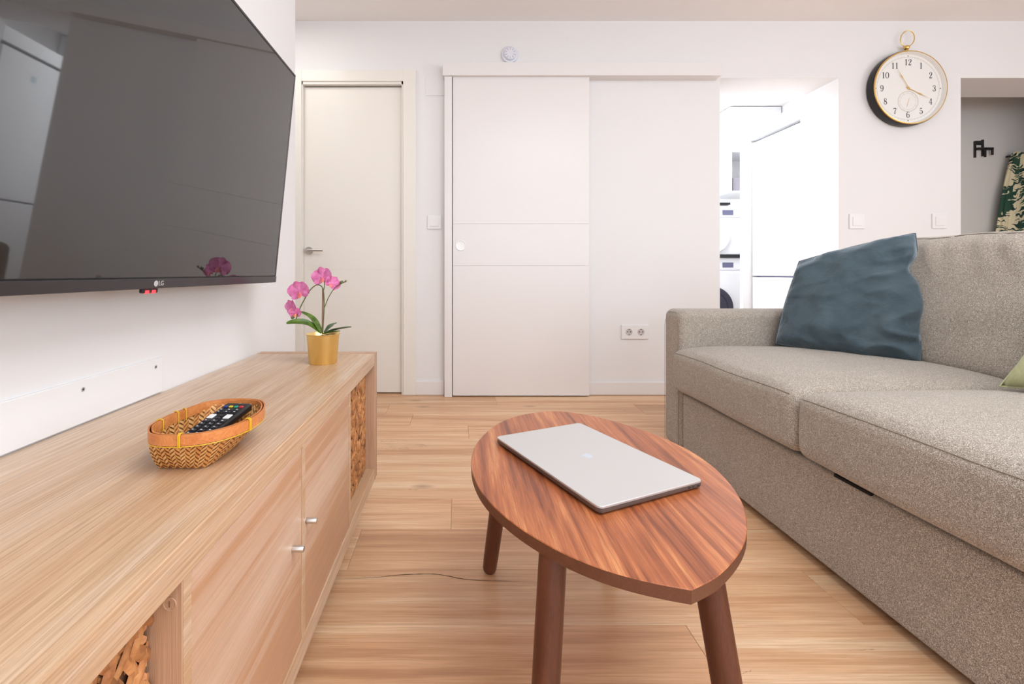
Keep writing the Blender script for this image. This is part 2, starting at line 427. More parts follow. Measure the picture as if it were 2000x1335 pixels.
# floor: slab and planks
bm = NB(); box(bm, FARX-.1, RX+.2, RY-.2, 5.5, -.08, -.0085)
floor = struct(part('floor', bm, M['gap'], sm=False))
PLY, PLX = .195, 1.5
joints = {0: -.018, -3: .527, -2: .94, 7: .25, 4: .06, 6: 1.09, 5: -.25, -1: 1.2, 1: .62, 2: -.45, 3: .85, -4: -.1, -5: .6, -6: .1, -7: .8, -8: .35, 8: .55, 9: -.2, 10: .4}
pmesh = {}
for k in range(-21, 11):
    y0 = 1.434+PLY*k
    x = joints.get(k, random.random()*1.2)
    while x > FARX: x -= PLX
    while x < RX:
        a, b = max(x, FARX+.001), min(x+PLX, RX-.001)
        if b-a > .04 and not (y0+PLY < 1.85 and b < LW):
            if y0+PLY < 1.87: a = max(a, LW-.02)
            g = .0004; L = round(b-a, 4)
            if L not in pmesh:
                bm = NB(); box(bm, -L/2+g, L/2-g, -PLY/2+g, PLY/2-g, -.0085, 0, .0005, 1)
                me = bpy.data.meshes.new('plank'); bm.to_mesh(me); bm.free(); me.materials.append(M['floor']); pmesh[L] = me
            o = bpy.data.objects.new('plank', pmesh[L]); o.location = ((a+b)/2, y0+PLY/2, 0); link(o, floor)
            if k == -2 and a < .1 < b: crackplank = o
        x += PLX
# the long crack running across one plank
bm = NB(); P = [onz(px, py, .0004) for px, py in ((652, 1129), (700, 1128), (745, 1126), (765, 1123), (800, 1121), (840, 1120), (870, 1123), (905, 1130), (950, 1133), (1000, 1134), (1042, 1134))]
P = catmull(P, 4); vv = []
for i, p in enumerate(P):
    wd = .0011*math.sin(PI*(i+.3)/len(P))*(.6+.8*random.random())
    vv.append((bm.verts.new(p+Vector((0, wd, 0))), bm.verts.new(p-Vector((0, wd, 0)))))
for a, b in zip(vv, vv[1:]): bm.faces.new((a[0], a[1], b[1], b[0]))
for v in bm.verts: v.co -= crackplank.location
me = bpy.data.meshes.new('crack'); bm.to_mesh(me); bm.free(); me.materials.append(plain('crack_dark', srgb(86, 58, 40), .9))
o = bpy.data.objects.new('crack', me); link(o, crackplank)

# baseboards
bm = NB(); box(bm, .872, O1a-.003, BW-.014, BW, .001, wz(746, BW-.014), .003); struct(part('baseboard_back', bm, M['door'], sm=False))
bm = NB(); box(bm, wx(812), -.083, BW-.014, BW, .001, wz(744, BW-.014), .003); struct(part('baseboard_left_of_slider', bm, M['door'], sm=False))
bm = NB(); box(bm, O1b+.002, O2a-.003, BW-.014, BW, .001, .088, .003); struct(part('baseboard_right', bm, M['door'], sm=False))
# hinged door on the left
d = struct(bpy.data.objects.new('door_1', None)); d.location = ((DX0+DX1)/2, BW+.03, 0); link(d)
bm = NB(); box(bm, DX0+.006, DX1-.012, BW+.028, BW+.066, .008, wz(170.5, BW+.03), .002)
leafd = part('door_leaf', bm, M['cream'], d, sm=False)
bm = NB()
for z in (wz(526),): box(bm, DX0+.03, DX1-.02, BW+.0272, BW+.029, z-.0012, z+.0012)
part('groove', bm, plain('groove_shade', srgb(232, 225, 214), .6), leafd, sm=False)
bm = NB(); 
box(bm, DX1-.012, DX1+.002, BW-.004, BW+.15, 0, DZ); box(bm, DX0-.002, DX0+.006, BW-.004, BW+.15, 0, DZ); box(bm, DX0, DX1, BW-.004, BW+.15, DZ-.02, DZ+.002)
box(bm, DX1-.03, DX1-.012, BW+.068, BW+.12, 0, DZ-.02); box(bm, DX0+.006, DX0+.024, BW+.068, BW+.12, 0, DZ-.02)
part('door_jamb', bm, M['cream'], d, sm=False)
bm = NB(); box(bm, DX0-.075, DX1+.004, BW-.013, BW, DZ-.002, wz(138), .002); part('casing', bm, M['cream'], d, sm=False)
bm = NB(); box(bm, DX1, wx(812.5), BW-.015, BW, .001, wz(137.5), .002); part('casing', bm, M['cream'], d, sm=False)
bm = NB(); box(bm, DX0-.09, DX0, BW-.015, BW, .001, wz(137.5), .002); part('casing', bm, M['cream'], d, sm=False)
hp = at(604, 489, BW+.028)
bm = NB(); RYm = Matrix.Translation(hp) @ Matrix.Rotation(PI/2, 4, 'X')
lathe(bm, [(0, 0), (.026, 0), (.026, .007), (.024, .009), (0, .009)], 28, RYm)
hd = part('door_handle', bm, M['steel'], leafd)
bm = NB(); tube(bm, catmull([hp+Vector((0, -.008, 0)), hp+Vector((0, -.035, 0)), hp+Vector((.006, -.05, 0)), hp+Vector((.03, -.053, 0)), hp+Vector((.105, -.052, 0))], 5), .0085, 12)
part('door_lever', bm, M['steel'], leafd)
# sliding door with its track box and jamb strip
s = struct(bpy.data.objects.new('door_2', None)); s.location = (.42, 2.98, 0); link(s)
HX0, HX1 = wx(864.5, 2.94), wx(1411, 2.94)
bm = NB(); box(bm, HX0, HX1, 2.94, BW, wz(147, 2.94), wz(121, 2.94), .002); part('track_box', bm, M['door'], s, sm=False)
bm = NB(); box(bm, wx(868, 2.95), wx(883, 2.95), 2.95, BW, .001, wz(147, 2.94)-.001, .002); part('jamb_strip', bm, M['door'], s, sm=False)
SX0, SX1 = wx(884.5, 2.965), wx(1151, 2.965); szt = wz(147, 2.94)+.02
z1, z2 = wz(519, 2.965), wz(437, 2.965); gx0 = SX0; g = .0022
bm = NB()
box(bm, SX0, SX1, 2.9685, 3.0, .008, szt)
for a, b in ((.008, z1-g/2), (z1+g/2, z2-g/2), (z2+g/2, szt)): box(bm, SX0, SX1, 2.9655, 2.969, a, b, .0008, 1)
sl = part('door_leaf', bm, M['door'], s, sm=False)
pc = at(900, 479, 2.9655)
bm = NB(); R_ = Matrix.Translation(pc) @ Matrix.Rotation(PI/2, 4, 'X')
lathe(bm, [(0, .0005), (.024, .0005), (.028, .0012), (.030, .0038), (.0335, .0042), (.035, .003), (.035, 0)], 36, R_)
part('door_pull', bm, M['white_pull'], sl)

# plates
def switch(name, x0, x1, y0, y1, label, group=None):
    X0, X1, Z0, Z1 = wx(x0), wx(x1), wz(y1), wz(y0)
    t = thing(name, label, 'switch', ((X0+X1)/2, BW, Z0))
    bm = NB(); box(bm, X0, X1, BW-.009, BW, Z0, Z1, .002); part('switch_plate', bm, M['white'], t, sm=False)
    m = .2*(X1-X0)
    bm = NB(); vs_ = box(bm, X0+m, X1-m, BW-.0125, BW-.009, Z0+m, Z1-m, .001)
    part('rocker', bm, M['white'], t, sm=False)
switch('light_switch', 835, 861.5, 420.5, 447, 'white light switch between hinged door and sliding door')
switch('light_switch', 1657.5, 1686.5, 418, 446.5, 'white light switch right beside the kitchen opening, left of the clock')
switch('light_switch', 1819, 1847, 417.5, 446, 'white light switch under the clock beside the grey passage opening')
X0, X1, Z0, Z1 = wx(1213), wx(1265.5), wz(661.5), wz(634)
t = thing('wall_socket', 'white double power socket on the wall left of the sofa arm', 'socket', ((X0+X1)/2, BW, Z0))
bm = NB(); box(bm, X0, X1, BW-.009, BW, Z0, Z1, .002); part('socket_plate', bm, M['white'], t, sm=False)
for sx in (-1, 1):
    c = Vector(((X0+X1)/2+sx*.0395, BW-.009, (Z0+Z1)/2))
    bm = NB(); Mx = Matrix.Translation(c) @ Matrix.Rotation(PI/2, 4, 'X')
    lathe(bm, [(0, .0005), (.0185, .0005), (.0195, .0028), (.0215, .0028), (.0225, 0)], 28, Mx)
    so = part('socket_ring', bm, plain('socket_shade', srgb(206, 198, 196), .4, bs=0), t)
    bm = NB()
    for q in (-1, 1): lathe(bm, [(0, .0014), (.0034, .0014), (.0034, 0)], 12, Matrix.Translation(c+Vector((q*.0095, 0, .001))) @ Matrix.Rotation(PI/2, 4, 'X'))
    for q in (-1, 1): box(bm, c.x-.003, c.x+.003, c.y-.0035, c.y, c.z+q*.017-.002, c.z+q*.017+.002)
    part('socket_hole', bm, M['ink'], so, sm=False)
X0, X1, Z0, Z1 = wx(832), wx(868), wz(187), wz(148)
bm = NB(); box(bm, X0, X1, BW-.004, BW, Z0, Z1, .001)
tag(setorigin(part('junction_cover', bm, M['wall'], sm=False)), 'flat white square cover plate high up left of the sliding door', 'cover plate')
# round detector above the track box
c = at(995.5, 108, BW)
t = thing('smoke_detector', 'small round white detector above the sliding door track', 'detector', c)
Mx = Matrix.Translation(c) @ Matrix.Rotation(PI/2, 4, 'X')
bm = NB(); lathe(bm, [(.056, 0), (.056, .012), (.053, .016), (.044, .018), (.043, .026), (.038, .032), (.015, .035), (0, .035)], 40, Mx)
b = part('detector_body', bm, plain('detector_white', srgb(232, 232, 242), .35, bs=0), t)
bm = NB()
for k in range(10):
    a = 2*PI*k/10; box(bm, -.0025, .0025, .022, .036, .0325, .0345, M=Mx @ Matrix.Rotation(a, 4, 'Z'))
part('vent_slot', bm, plain('detector_slot', srgb(196, 196, 210), .6, bs=0), b, sm=False)

# cover panel on the left wall with its screws
ym = .666*F/(CX-313); zt = CAMZ-(696-CY)/F*ym
t = thing('access_panel', 'long white screwed cover panel low on the wall behind the basket tray', 'panel', (LW, .5, .54))
bm = NB(); box(bm, LW, LW+.006, .02, ym, .545, zt, .0015); part('cover_board', bm, M['wall'], t, sm=False)
for px, py in ((162, 760), (304, 716)):
    Ys = .660*F/(CX-px); c = Vector((LW+.006, Ys, CAMZ-(py-CY)/F*Ys))
    bm = NB(); Mx = Matrix.Translation(c) @ Matrix.Rotation(PI/2, 4, 'Y')
    lathe(bm, [(0, .0004), (.0022, .0002), (.0040, .0012), (.0044, 0)], 18, Mx)
    sw = part('screw', bm, plain('screw_zinc', srgb(206, 203, 200), .35, .3), t)
    bm = NB(); box(bm, -.0004, .0004, -.002, .002, .0005, .0013, M=Mx); box(bm, -.002, .002, -.0004, .0004, .0005, .0013, M=Mx)
    part('screw_slot', bm, M['ink'], sw, sm=False)

# ---------------------------------------------------------------- television
TY1 = 1.395; TY0 = .290
tb, tt = Vector((-.558, 0, CAMZ-18/F*TY1)), Vector((-.495, 0, CAMZ+386/F*TY1))
th = math.atan2(tt.x-tb.x, tt.z-tb.z); TH = (tt-tb).length
TM = Matrix.Translation(tb) @ Matrix.Rotation(th, 4, 'Y')     # local: x out of the screen, z up along it
tv = thing('television', 'large black flat television tilted forward on the left wall', 'television', (-.60, (TY0+TY1)/2, .8))
bm = NB(); box(bm, -.03, -.004, TY0, TY1, 0, TH, .003, 2, TM); part('housing', bm, M['dark'], tv, sm=False)
bm = NB(); box(bm, -.07, -.03, TY0+.2, TY1-.2, .06, TH-.2, .01, 2, TM); part('rear_cover', bm, M['dark'], tv, sm=False)
bm = NB(); box(bm, -.004, -.001, TY0+.008, TY1-.008, .021, TH-.008, M=TM); part('screen', bm, M['screen'], tv, sm=False)
bm = NB()
box(bm, -.006, .0015, TY0, TY1, 0, .0185, .001, 2, TM); part('bottom_bezel', bm, M['bezel'], tv, sm=False)
bm = NB()
box(bm, -.006, 0, TY0, TY1, TH-.0065, TH, .001, 1, TM)
box(bm, -.006, 0, TY1-.0065, TY1, .0185, TH-.0065, .001, 1, TM); box(bm, -.006, 0, TY0, TY0+.0065, .0185, TH-.0065, .001, 1, TM)
part('edge_bezel', bm, M['bezel'], tv, sm=False)
def text_bm(s_, size, Mx, ext=.0003):
    cu = bpy.data.curves.new('txt', 'FONT'); cu.body = s_; cu.size = size; cu.extrude = ext; cu.align_x = 'CENTER'; cu.align_y = 'CENTER'
    o = bpy.data.objects.new('txt', cu); COL.objects.link(o); bpy.context.view_layer.update()
    me = bpy.data.meshes.new_from_object(o.evaluated_get(bpy.context.evaluated_depsgraph_get()))
    bm = NB(); bm.from_mesh(me); bmesh.ops.transform(bm, matrix=Mx, verts=bm.verts[:])
    bpy.data.objects.remove(o); bpy.data.curves.remove(cu); bpy.data.meshes.remove(me)
    return bm
# text plane: local X of text -> world +Y reversed (seen from +X, right is +Y), up -> z
TX = TM @ Matrix.Translation((.0018, (TY0+TY1)/2, .0093)) @ Matrix(((0, 0, 1, 0), (1, 0, 0, 0), (0, 1, 0, 0), (0, 0, 0, 1)))
bm = text_bm('LG', .0125, TX @ Matrix.Translation((.009, 0, 0)))
lathe(bm, [(0, .0004), (.0056, .0004), (.0056, 0)], 20, TX @ Matrix.Translation((-.006, 0, 0)))
part('logo', bm, M['logo'], tv, sm=False)
bm = NB(); box(bm, -.012, -.003, (TY0+TY1)/2-.03, (TY0+TY1)/2+.01, -.009, .001, .002, 2, TM); sr = part('sensor', bm, M['dark'], tv, sm=False)
bm = NB()
for a in (-.026, -.008): box(bm, -.010, -.0022, (TY0+TY1)/2+a, (TY0+TY1)/2+a+.011, -.0095, -.003, .001, 1, TM)
part('standby_light', bm, M['led'], sr, sm=False)
bm = NB(); box(bm, LW+.002, -.60, .70, .98, 1.0, 1.2, .003); box(bm, -.65, -.575, .74, .78, .95, 1.25, .003); box(bm, -.65, -.575, .90, .94, .95, 1.25, .003)
part('wall_bracket', bm, M['dark'], tv, sm=False)

# ---------------------------------------------------------------- console bench
CF = -.273; CBk = -.6645; CE = 1.545; CN = CE-1.465; Z0, Z1 = .122, .542; TK = .039; DV = .016; CW = .335
con = thing('storage_bench', 'long low white-stained oak storage bench under the television', 'bench', ((CF+CBk)/2, (CE+CN)/2, 0))
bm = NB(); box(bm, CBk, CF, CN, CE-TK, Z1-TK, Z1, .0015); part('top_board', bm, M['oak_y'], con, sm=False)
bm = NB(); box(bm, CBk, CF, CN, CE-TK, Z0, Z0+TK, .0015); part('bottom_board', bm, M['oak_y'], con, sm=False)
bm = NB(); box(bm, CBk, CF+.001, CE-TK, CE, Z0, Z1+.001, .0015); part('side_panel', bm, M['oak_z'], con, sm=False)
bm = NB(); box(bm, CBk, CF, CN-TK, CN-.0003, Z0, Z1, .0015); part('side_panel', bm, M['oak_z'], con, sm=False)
ys = []; y = CE-TK
for i in range(4):
    ys.append((y-CW, y)); y -= CW+DV
for i in range(3):
    a = ys[i][0]
    bm = NB(); box(bm, CBk, CF-.0015, a-DV, a, Z0+TK, Z1-TK, .0008, 1)
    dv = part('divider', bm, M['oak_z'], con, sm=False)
    bm = NB(); box(bm, CF-.0016, CF-.0008, a-DV+.001, a-.001, Z0+TK, Z1-TK); part('edge_band', bm, M['oak_y'], dv, sm=False)
    if i == 2:
        c = Vector((-.2865, a-DV-.0003, CAMZ-(1178-CY)/F*(a-DV)))
        bm = NB(); Mx = Matrix.Translation(c) @ Matrix.Rotation(PI/2, 4, 'X')
        lathe(bm, [(0, .0004), (.0055, .0006), (.0058, .0012), (.0066, .0012), (.0068, 0)], 24, Mx)
        fc = part('fitting_cap', bm, M['oak_z'], dv)
        bm = NB(); box(bm, -.0006, .0006, -.003, .003, .0009, .0012, M=Mx); part('slot', bm, M['gap'], fc, sm=False)
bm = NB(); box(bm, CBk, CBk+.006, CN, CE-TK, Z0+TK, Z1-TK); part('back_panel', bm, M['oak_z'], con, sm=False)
for i in (1, 2):
    a, b = ys[i]
    bm = NB(); box(bm, CF-.019, CF-.002, a+.002, b-.002, Z0+TK+.002, Z1-TK-.002, .001, 1)
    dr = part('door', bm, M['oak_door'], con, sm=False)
    px, py = ((608, 1018), (582, 1070))[i-1]
    ky, kz = (.828, .358) if i == 1 else (.758, .349)
    bm = NB(); Mx = Matrix.Translation((CF-.002, ky, kz)) @ Matrix.Rotation(PI/2, 4, 'Y')
    lathe(bm, [(0, 0), (.0052, 0), (.0052, .0185), (.0045, .0195), (0, .0195)], 20, Mx); part('knob', bm, M['steel'], dr)
for fx in (CBk+.07, CF-.11):
    for fy in (CN+.05, CE-.12):
        bm = NB(); lathe(bm, [(0, 0), (.022, 0), (.022, Z0), (0, Z0)], 20, Matrix.Translation((fx, fy, 0))); part('foot', bm, M['dark'], con)

# woven storage baskets (braided water hyacinth)
def strand_mesh(name, L, wd, th_):
    bm = NB(); n = 7; rows = []
    for i in range(n):
        u = i/(n-1); s_ = math.sin(PI*min(1, max(0, .05+.90*u)))**.85
        x = (u-.5)*L; arch = math.sin(PI*u)*th_
        ring = []
        for j in range(5):
            v = j/4-.5
            ring.append(bm.verts.new((x, v*wd*s_, arch+((1-(2*v)**2)*.6+.22*math.cos(9*v))*th_*s_)))
        rows.append(ring)
    for a, b in zip(rows, rows[1:]):
        for j in range(4): bm.faces.new((a[j], a[j+1], b[j+1], b[j]))
    me = bpy.data.meshes.new(name); bm.to_mesh(me); bm.free(); me.materials.append(M['hyacinth'])
    for p in me.polygons: p.use_smooth = True
    return me
strands = [strand_mesh('strand', .056*k, .0128*q, .0042) for k, q in ((1, 1), (1.12, .85), (.95, 1.15), (1.2, .95))]
def storage_basket(y0, y1, label, dense):
    t = thing('woven_basket', label, 'basket', ((CF+CBk)/2, (y0+y1)/2, Z0+TK), 'braided storage baskets in the bench')
    bx0, bx1 = CBk+.02, CF-.036; z0, z1_ = Z0+TK+.001, Z1-TK-.012; ya, yb = y0+.006, y1-.005
    bm = NB()
    box(bm, bx1-.012, bx1, ya, yb, z0, z1_); box(bm, bx0, bx0+.012, ya, yb, z0, z1_)
    box(bm, bx0, bx1, ya, ya+.012, z0, z1_); box(bm, bx0, bx1, yb-.012, yb, z0, z1_); box(bm, bx0, bx1, ya, yb, z0, z0+.01)
    part('basket_core', bm, M['hyacinth_dark'], t, sm=False)
    rl = t.location; rh = .036; nrow = int((z1_-z0)/rh)
    for r in range(nrow):
        for k in range(16):
            for s_ in (-1, 1):
                y = ya+.013+(yb-ya-.026)*k/15 + (.009 if s_ > 0 else 0)
                if y > yb-.006: y = yb-.008
                z = z0+(r+.5)*rh+s_*rh*.25
                o = bpy.data.objects.new('strand', random.choice(strands))
                # local x -> along y/z diagonal, local z -> world +x
                ang = s_*(.92+random.uniform(-.14, .14))
                B = Matrix(((0, 0, 1), (1, 0, 0), (0, 1, 0))).to_4x4()
                o.matrix_basis = Matrix.Translation(Vector((bx1+random.uniform(-.0005, .0025), y, z))-rl) @ B @ Matrix.Rotation(-ang, 4, 'Z') @ Matrix.Rotation(random.uniform(-.12, .12), 4, 'X')
                link(o, t)
    # rounded corner edge strands, joined
    bm = NB()
    for zz in [z0+.01+i*.012 for i in range(int((z1_-z0)/.012))]:
        for yy in (ya+.005, yb-.004):
            tube(bm, [(bx1-.02, yy, zz-.004), (bx1-.002, yy, zz), (bx1+.004, yy-(.004 if yy > (ya+yb)/2 else -.004), zz+.006)], [.004, .0055, .004], 6)
    for xx in [bx1-.03-i*.03 for i in range(9)]:
        for yy in (ya, yb): 
            for zz in [z0+.02+i*.028 for i in range(int((z1_-z0)/.028))]: tube(bm, [(xx-.014, yy, zz-.008), (xx, yy, zz), (xx+.014, yy, zz+.008)], [.003, .0045, .003], 5)
    o = part('corner_weave', bm, M['hyacinth'], t)
    o['kind'] = 'stuff'
    bm = NB(); tube(bm, [(bx1-.004, ya+.008, z1_), (bx1-.004, yb-.008, z1_), (bx0+.004, yb-.008, z1_), (bx0+.004, ya+.008, z1_)], .007, 8, closed=True)
    part('basket_rim', bm, M['hyacinth'], t)
storage_basket(*ys[0], 'braided straw basket in the far open end compartment of the bench', True)
storage_basket(*ys[3], 'braided straw basket in the nearest compartment of the bench', False)

# ---------------------------------------------------------------- bamboo tray basket and remote
ct = Vector((-.362, .672, 0)); ZB = Z1
RZ = ZB+.053
rim_px = [(294, 839), (297, 848), (318, 852), (351, 852), (385, 849.5), (420, 843.4), (458, 832.6), (490, 818.6), (508, 806), (514, 795), (511, 787), (500, 783), (471, 781), (433, 783), (401, 788), (369, 799), (337, 811), (312, 823.7), (298, 832)]
rim = catmull([onz(px, py, RZ) for px, py in rim_px], 4, True)
cen = sum(rim, Vector())/len(rim)
base_c = Vector((-.379, .672, ZB))
def base_pt(dirv):                          # rounded rectangle base
    hx, hy = .036, .05
    m = ((abs(dirv.x)/hx)**7+(abs(dirv.y)/hy)**7)**(1/7)
    return base_c+Vector((dirv.x/m, dirv.y/m, .001))
tray = thing('bamboo_tray', 'small oval woven bamboo basket holding the remote control on the bench', 'basket', (base_c.x, base_c.y, ZB))
NU = len(rim)
def tray_pt(u, v, off=0):                   # u around, v 0 base..1 rim
    i = u*NU; i0 = int(i) % NU; f = i-int(i)
    r = rim[i0].lerp(rim[(i0+1) % NU], f)
    b = base_pt(r-cen); p = b.lerp(r, v)
    bul = math.sin(PI*v)*.004
    out = Vector((r.x-cen.x, r.y-cen.y, 0)).normalized()
    return p+out*(bul+off)
bm = NB(); K = 7
for off in (-.0008, .0008):
    G = [[bm.verts.new(tray_pt(i/NU, j/K, off)) for j in range(K+1)] for i in range(NU)]
    for i in range(NU):
        for j in range(K): bm.faces.new((G[i][j], G[(i+1) % NU][j], G[(i+1) % NU][j+1], G[i][j+1]))
    bm.faces.new([G[i][0] for i in range(NU)])
part('woven_body', bm, M['bamboo_core'], tray)
for which, mat, nm in ((0, 'bamboo', 'weave'), (1, 'bamboo_pale', 'weave')):
    bm = NB(); ncol = 56; nr = 8
    for c_ in range(ncol):
        if c_ % 2 != which: continue
        for r in range(nr):
            # herringbone: columns lean alternately
            lean = 1 if (c_ % 2) else -1
            u0 = c_/ncol; du = 1.05/ncol; v0 = (r+.5*(c_ % 2))/nr-.06; dv = .60/nr; sh = lean*1.0/nr
            for off in (.0014, -.0014):
                s1 = 1 if off > 0 else -1
                q = []
                for (a, b) in ((0, 0), (.5, 0), (1, 0), (1, 1), (.5, 1), (0, 1)):
                    v = v0+b*dv+a*sh
                    v = max(0.0, min(.93, v))
                    q.append(bm.verts.new(tray_pt((u0+a*du) % 1, v, off+s1*(.0011*math.sin(PI*a)))))
                for f in ((0, 1, 4, 5), (1, 2, 3, 4)):
                    try: bm.faces.new([q[k] for k in f])
                    except ValueError: pass
    o = part(nm, bm, M[mat], tray); o['kind'] = 'stuff'
for off in (.0022, -.0022):
    bm = NB(); zt_, zb_ = .0025, -.0115
    A = []
    for i in range(NU):
        p = tray_pt(i/NU, 1.0, off); out = Vector((p.x-cen.x, p.y-cen.y, 0)).normalized()*.0011
        A.append([bm.verts.new(p+out+Vector((0, 0, zt_))), bm.verts.new(p-out+Vector((0, 0, zt_))), bm.verts.new(p-out+Vector((0, 0, zb_))), bm.verts.new(p+out+Vector((0, 0, zb_)))])
    for i in range(NU):
        a, b = A[i], A[(i+1) % NU]
        for k in range(4): bm.faces.new((a[k], a[(k+1) % 4], b[(k+1) % 4], b[k]))
    part('rim_band', bm, M['rim'], tray)
bm = NB(); tube(bm, [tray_pt(i/NU, 1.0, .0028)+Vector((0, 0, -.013)) for i in range(NU)], .0007, 5, closed=True); part('rim_cord', bm, M['tie'], tray)
def nearest_u(px, py):
    best = min(range(NU), key=lambda i: abs(CX+rim[i].x/rim[i].y*F-px)+abs(CY-(rim[i].z-CAMZ)/rim[i].y*F-py)); return best/NU
for px, py in ((349, 851), (354, 851), (480, 823), (483, 822), (311, 824), (341, 809), (361, 801)):
    u = nearest_u(px, py)+(.004 if px in (354, 483) else 0)
    bm = NB(); p = tray_pt(u % 1, 1.0); out = Vector((p.x-cen.x, p.y-cen.y, 0)).normalized()
    tube(bm, [p+out*a+Vector((0, 0, b)) for a, b in ((.0042, -.0135), (.0045, .002), (.002, .004), (-.002, .004), (-.0045, .002), (-.0042, -.0135))], .0009, 6, closed=True)
    part('binding_tie', bm, M['tie'], tray)

# remote: frame from far-left corner along its length
RA = Vector((-.378, .746, .5975)); RB = RA+Vector((-.013, -.118, -.017)); 
ex = (RB-RA).normalized()*-1              # towards far end
wv_ = Vector((.98, -.17, 0)); wv_ = (wv_-ex*wv_.dot(ex)).normalized(); nv = wv_.cross(ex).normalized()
RL = .120; RW = .044
Mr = Matrix.Translation(RB+wv_*0) @ Matrix((wv_, ex, nv)).transposed().to_4x4()
rem = thing('remote_control', 'black television remote control lying in the woven bamboo basket', 'remote', RB)
bm = NB(); box(bm, 0, RW, 0, RL, -.012, 0, .004, 3, Mr); part('remote_body', bm, M['dark'], rem, ang=60)
def rbtn(u, v, w_, h_, mat, nm='button'):
    bm = NB(); box(bm, u*RW-w_/2, u*RW+w_/2, v*RL-h_/2, v*RL+h_/2, -.0005, .0016, .0007, 1, Mr); part(nm, bm, M[mat], rem, sm=False)
for i, c_ in enumerate(('btn_blue', 'btn_yellow', 'btn_teal', 'btn_red')): rbtn(.2+.2*i, .86, .0062, .0045, c_, 'colour_button')
for v in (.76, .70): 
    for u in (.2, .4, .6, .8): rbtn(u, v, .005, .0035, 'btn')
for u in (.18, .78):
    for v in (.595, .545): rbtn(u, v, .0095, .0062, 'btn_white', 'rocker_button')
for v in (.60, .53): rbtn(.48, v, .008, .0045, 'btn')
for v in (.45, .37, .29, .21, .13):
    for u in (.2, .5, .8): rbtn(u, v, .0085, .006, 'btn')
bm = NB()
for v in (.45, .37, .29, .21, .13, .76, .70):
    for u in (.2, .5, .8): box(bm, u*RW-.0012, u*RW+.0012, v*RL-.0008, v*RL+.0008, .0015, .0019, M=Mr)
part('button_legend', bm, M['btn_white'], rem, sm=False)

# ---------------------------------------------------------------- orchid
PY = 1.332; pb = onz(631, 708, ZB)
PY = pb.y
S_ = PY/F
pot_c = Vector((pb.x, pb.y, ZB))
orch = thing('potted_orchid', 'pink orchid in a gold metal pot at the far end of the bench', 'plant', pot_c)
rt, rb, ph = 32*S_, 26.5*S_, (708-651)*S_
bm = NB(); lathe(bm, [(0, 0), (rb-.001, 0), (rb, .001), (rt-.0015, ph-.004), (rt, ph-.002), (rt+.0015, ph), (rt, ph+.001), (rt-.002, ph-.001), (rb-.002, .004), (0, .004)], 64, Matrix.Translation(pot_c))
part('pot', bm, M['gold'], orch, ang=50)
bm = NB(); lathe(bm, [(rt-.003, ph-.018), (rt*.7, ph-.012), (rt*.3, ph-.006), (0, ph-.004)], 32, Matrix.Translation(pot_c)); 
for v in bm.verts: v.co += Vector((0, 0, noise.noise(v.co*120)*.004))
part('moss', bm, M['moss'], orch)
def lp(px, py, dy=0): return at(px, py, PY+dy)
def leaf(pts, wd, mat, fold=.3, side=Vector((0, 1, 0))):
    P = catmull(pts, 6); n = len(P); bm = NB(); rows = []
    for i, p in enumerate(P):
        u = i/(n-1); s_ = wd*(math.sin(PI*min(1, .12+.86*u))**.6)*(1 if u < .96 else .7)
        t_ = (P[min(i+1, n-1)]-P[max(i-1, 0)]).normalized(); a = t_.cross(Vector((0, 0, 1)))
        a = (a.normalized()*.75+side*.25); a = (a-t_*a.dot(t_)).normalized(); nn = a.cross(t_).normalized()
        if nn.z < 0: nn = -nn
        rows.append([[bm.verts.new(p+a*s_*q+nn*(fold*abs(q)*s_+o_)) for q in (-1, -.5, 0, .5, 1)] for o_ in (0, -.0012)])
    for A, B in zip(rows, rows[1:]):
        for l in (0, 1):
            for j in range(4): bm.faces.new((A[l][j], A[l][j+1], B[l][j+1], B[l][j]))
        for j in (0, 4): bm.faces.new((A[0][j], B[0][j], B[1][j], A[1][j]))
    for R2 in (rows[0], rows[-1]): bm.faces.new(R2[0]+R2[1][::-1])
    return part('leaf', bm, M[mat], orch)
leaf([lp(628, 650), lp(612, 637, -.005), lp(595, 629, -.015), lp(575, 628, -.025), lp(559, 631, -.03)], .0105, 'leaf', side=Vector((0, -1, 2.2)))
leaf([lp(626, 648), lp(618, 632, .004), lp(606, 618, .010), lp(587, 608, .014)], .0105, 'leaf', side=Vector((0, 0, 1)))
leaf([lp(634, 650), lp(642, 640, .006), lp(650, 634, .015), lp(658, 630, .02)], .010, 'leaf_grey')
leaf([lp(634, 651), lp(650, 645, -.005), lp(668, 641, -.012), lp(686, 638, -.016)], .009, 'leaf_grey', .5)
leaf([lp(632, 651, -.003), lp(645, 648, -.012), lp(655, 647, -.02), lp(664, 646, -.024)], .008, 'leaf')
stem_pts = catmull([lp(630, 652), lp(633, 600), lp(631, 565), lp(622, 556, -.003), lp(612, 560, -.006), lp(603, 570, -.01), lp(596, 582, -.012), lp(588, 597, -.014), lp(582, 612, -.016), lp(577, 627, -.018)], 6)
bm = NB(); tube(bm, stem_pts, .0017, 8); part('flower_stem', bm, M['stem'], orch)
bm = NB(); tube(bm, catmull([lp(634, 600), lp(642, 580, .003), lp(654, 562, .006), lp(668, 553, .008), lp(675, 550, .008)], 5), .0013, 8); part('flower_stem', bm, M['stem'], orch)
bm = NB(); tube(bm, [lp(629.5, 652, .002), lp(630.5, 562, .004)], .0022, 8); part('support_stake', bm, M['stake'], orch)
bm = NB(); tube(bm, catmull([lp(632, 568), lp(634, 556), lp(632, 545, .002)], 4), .0012, 6); part('flower_stem', bm, M['stem'], orch)
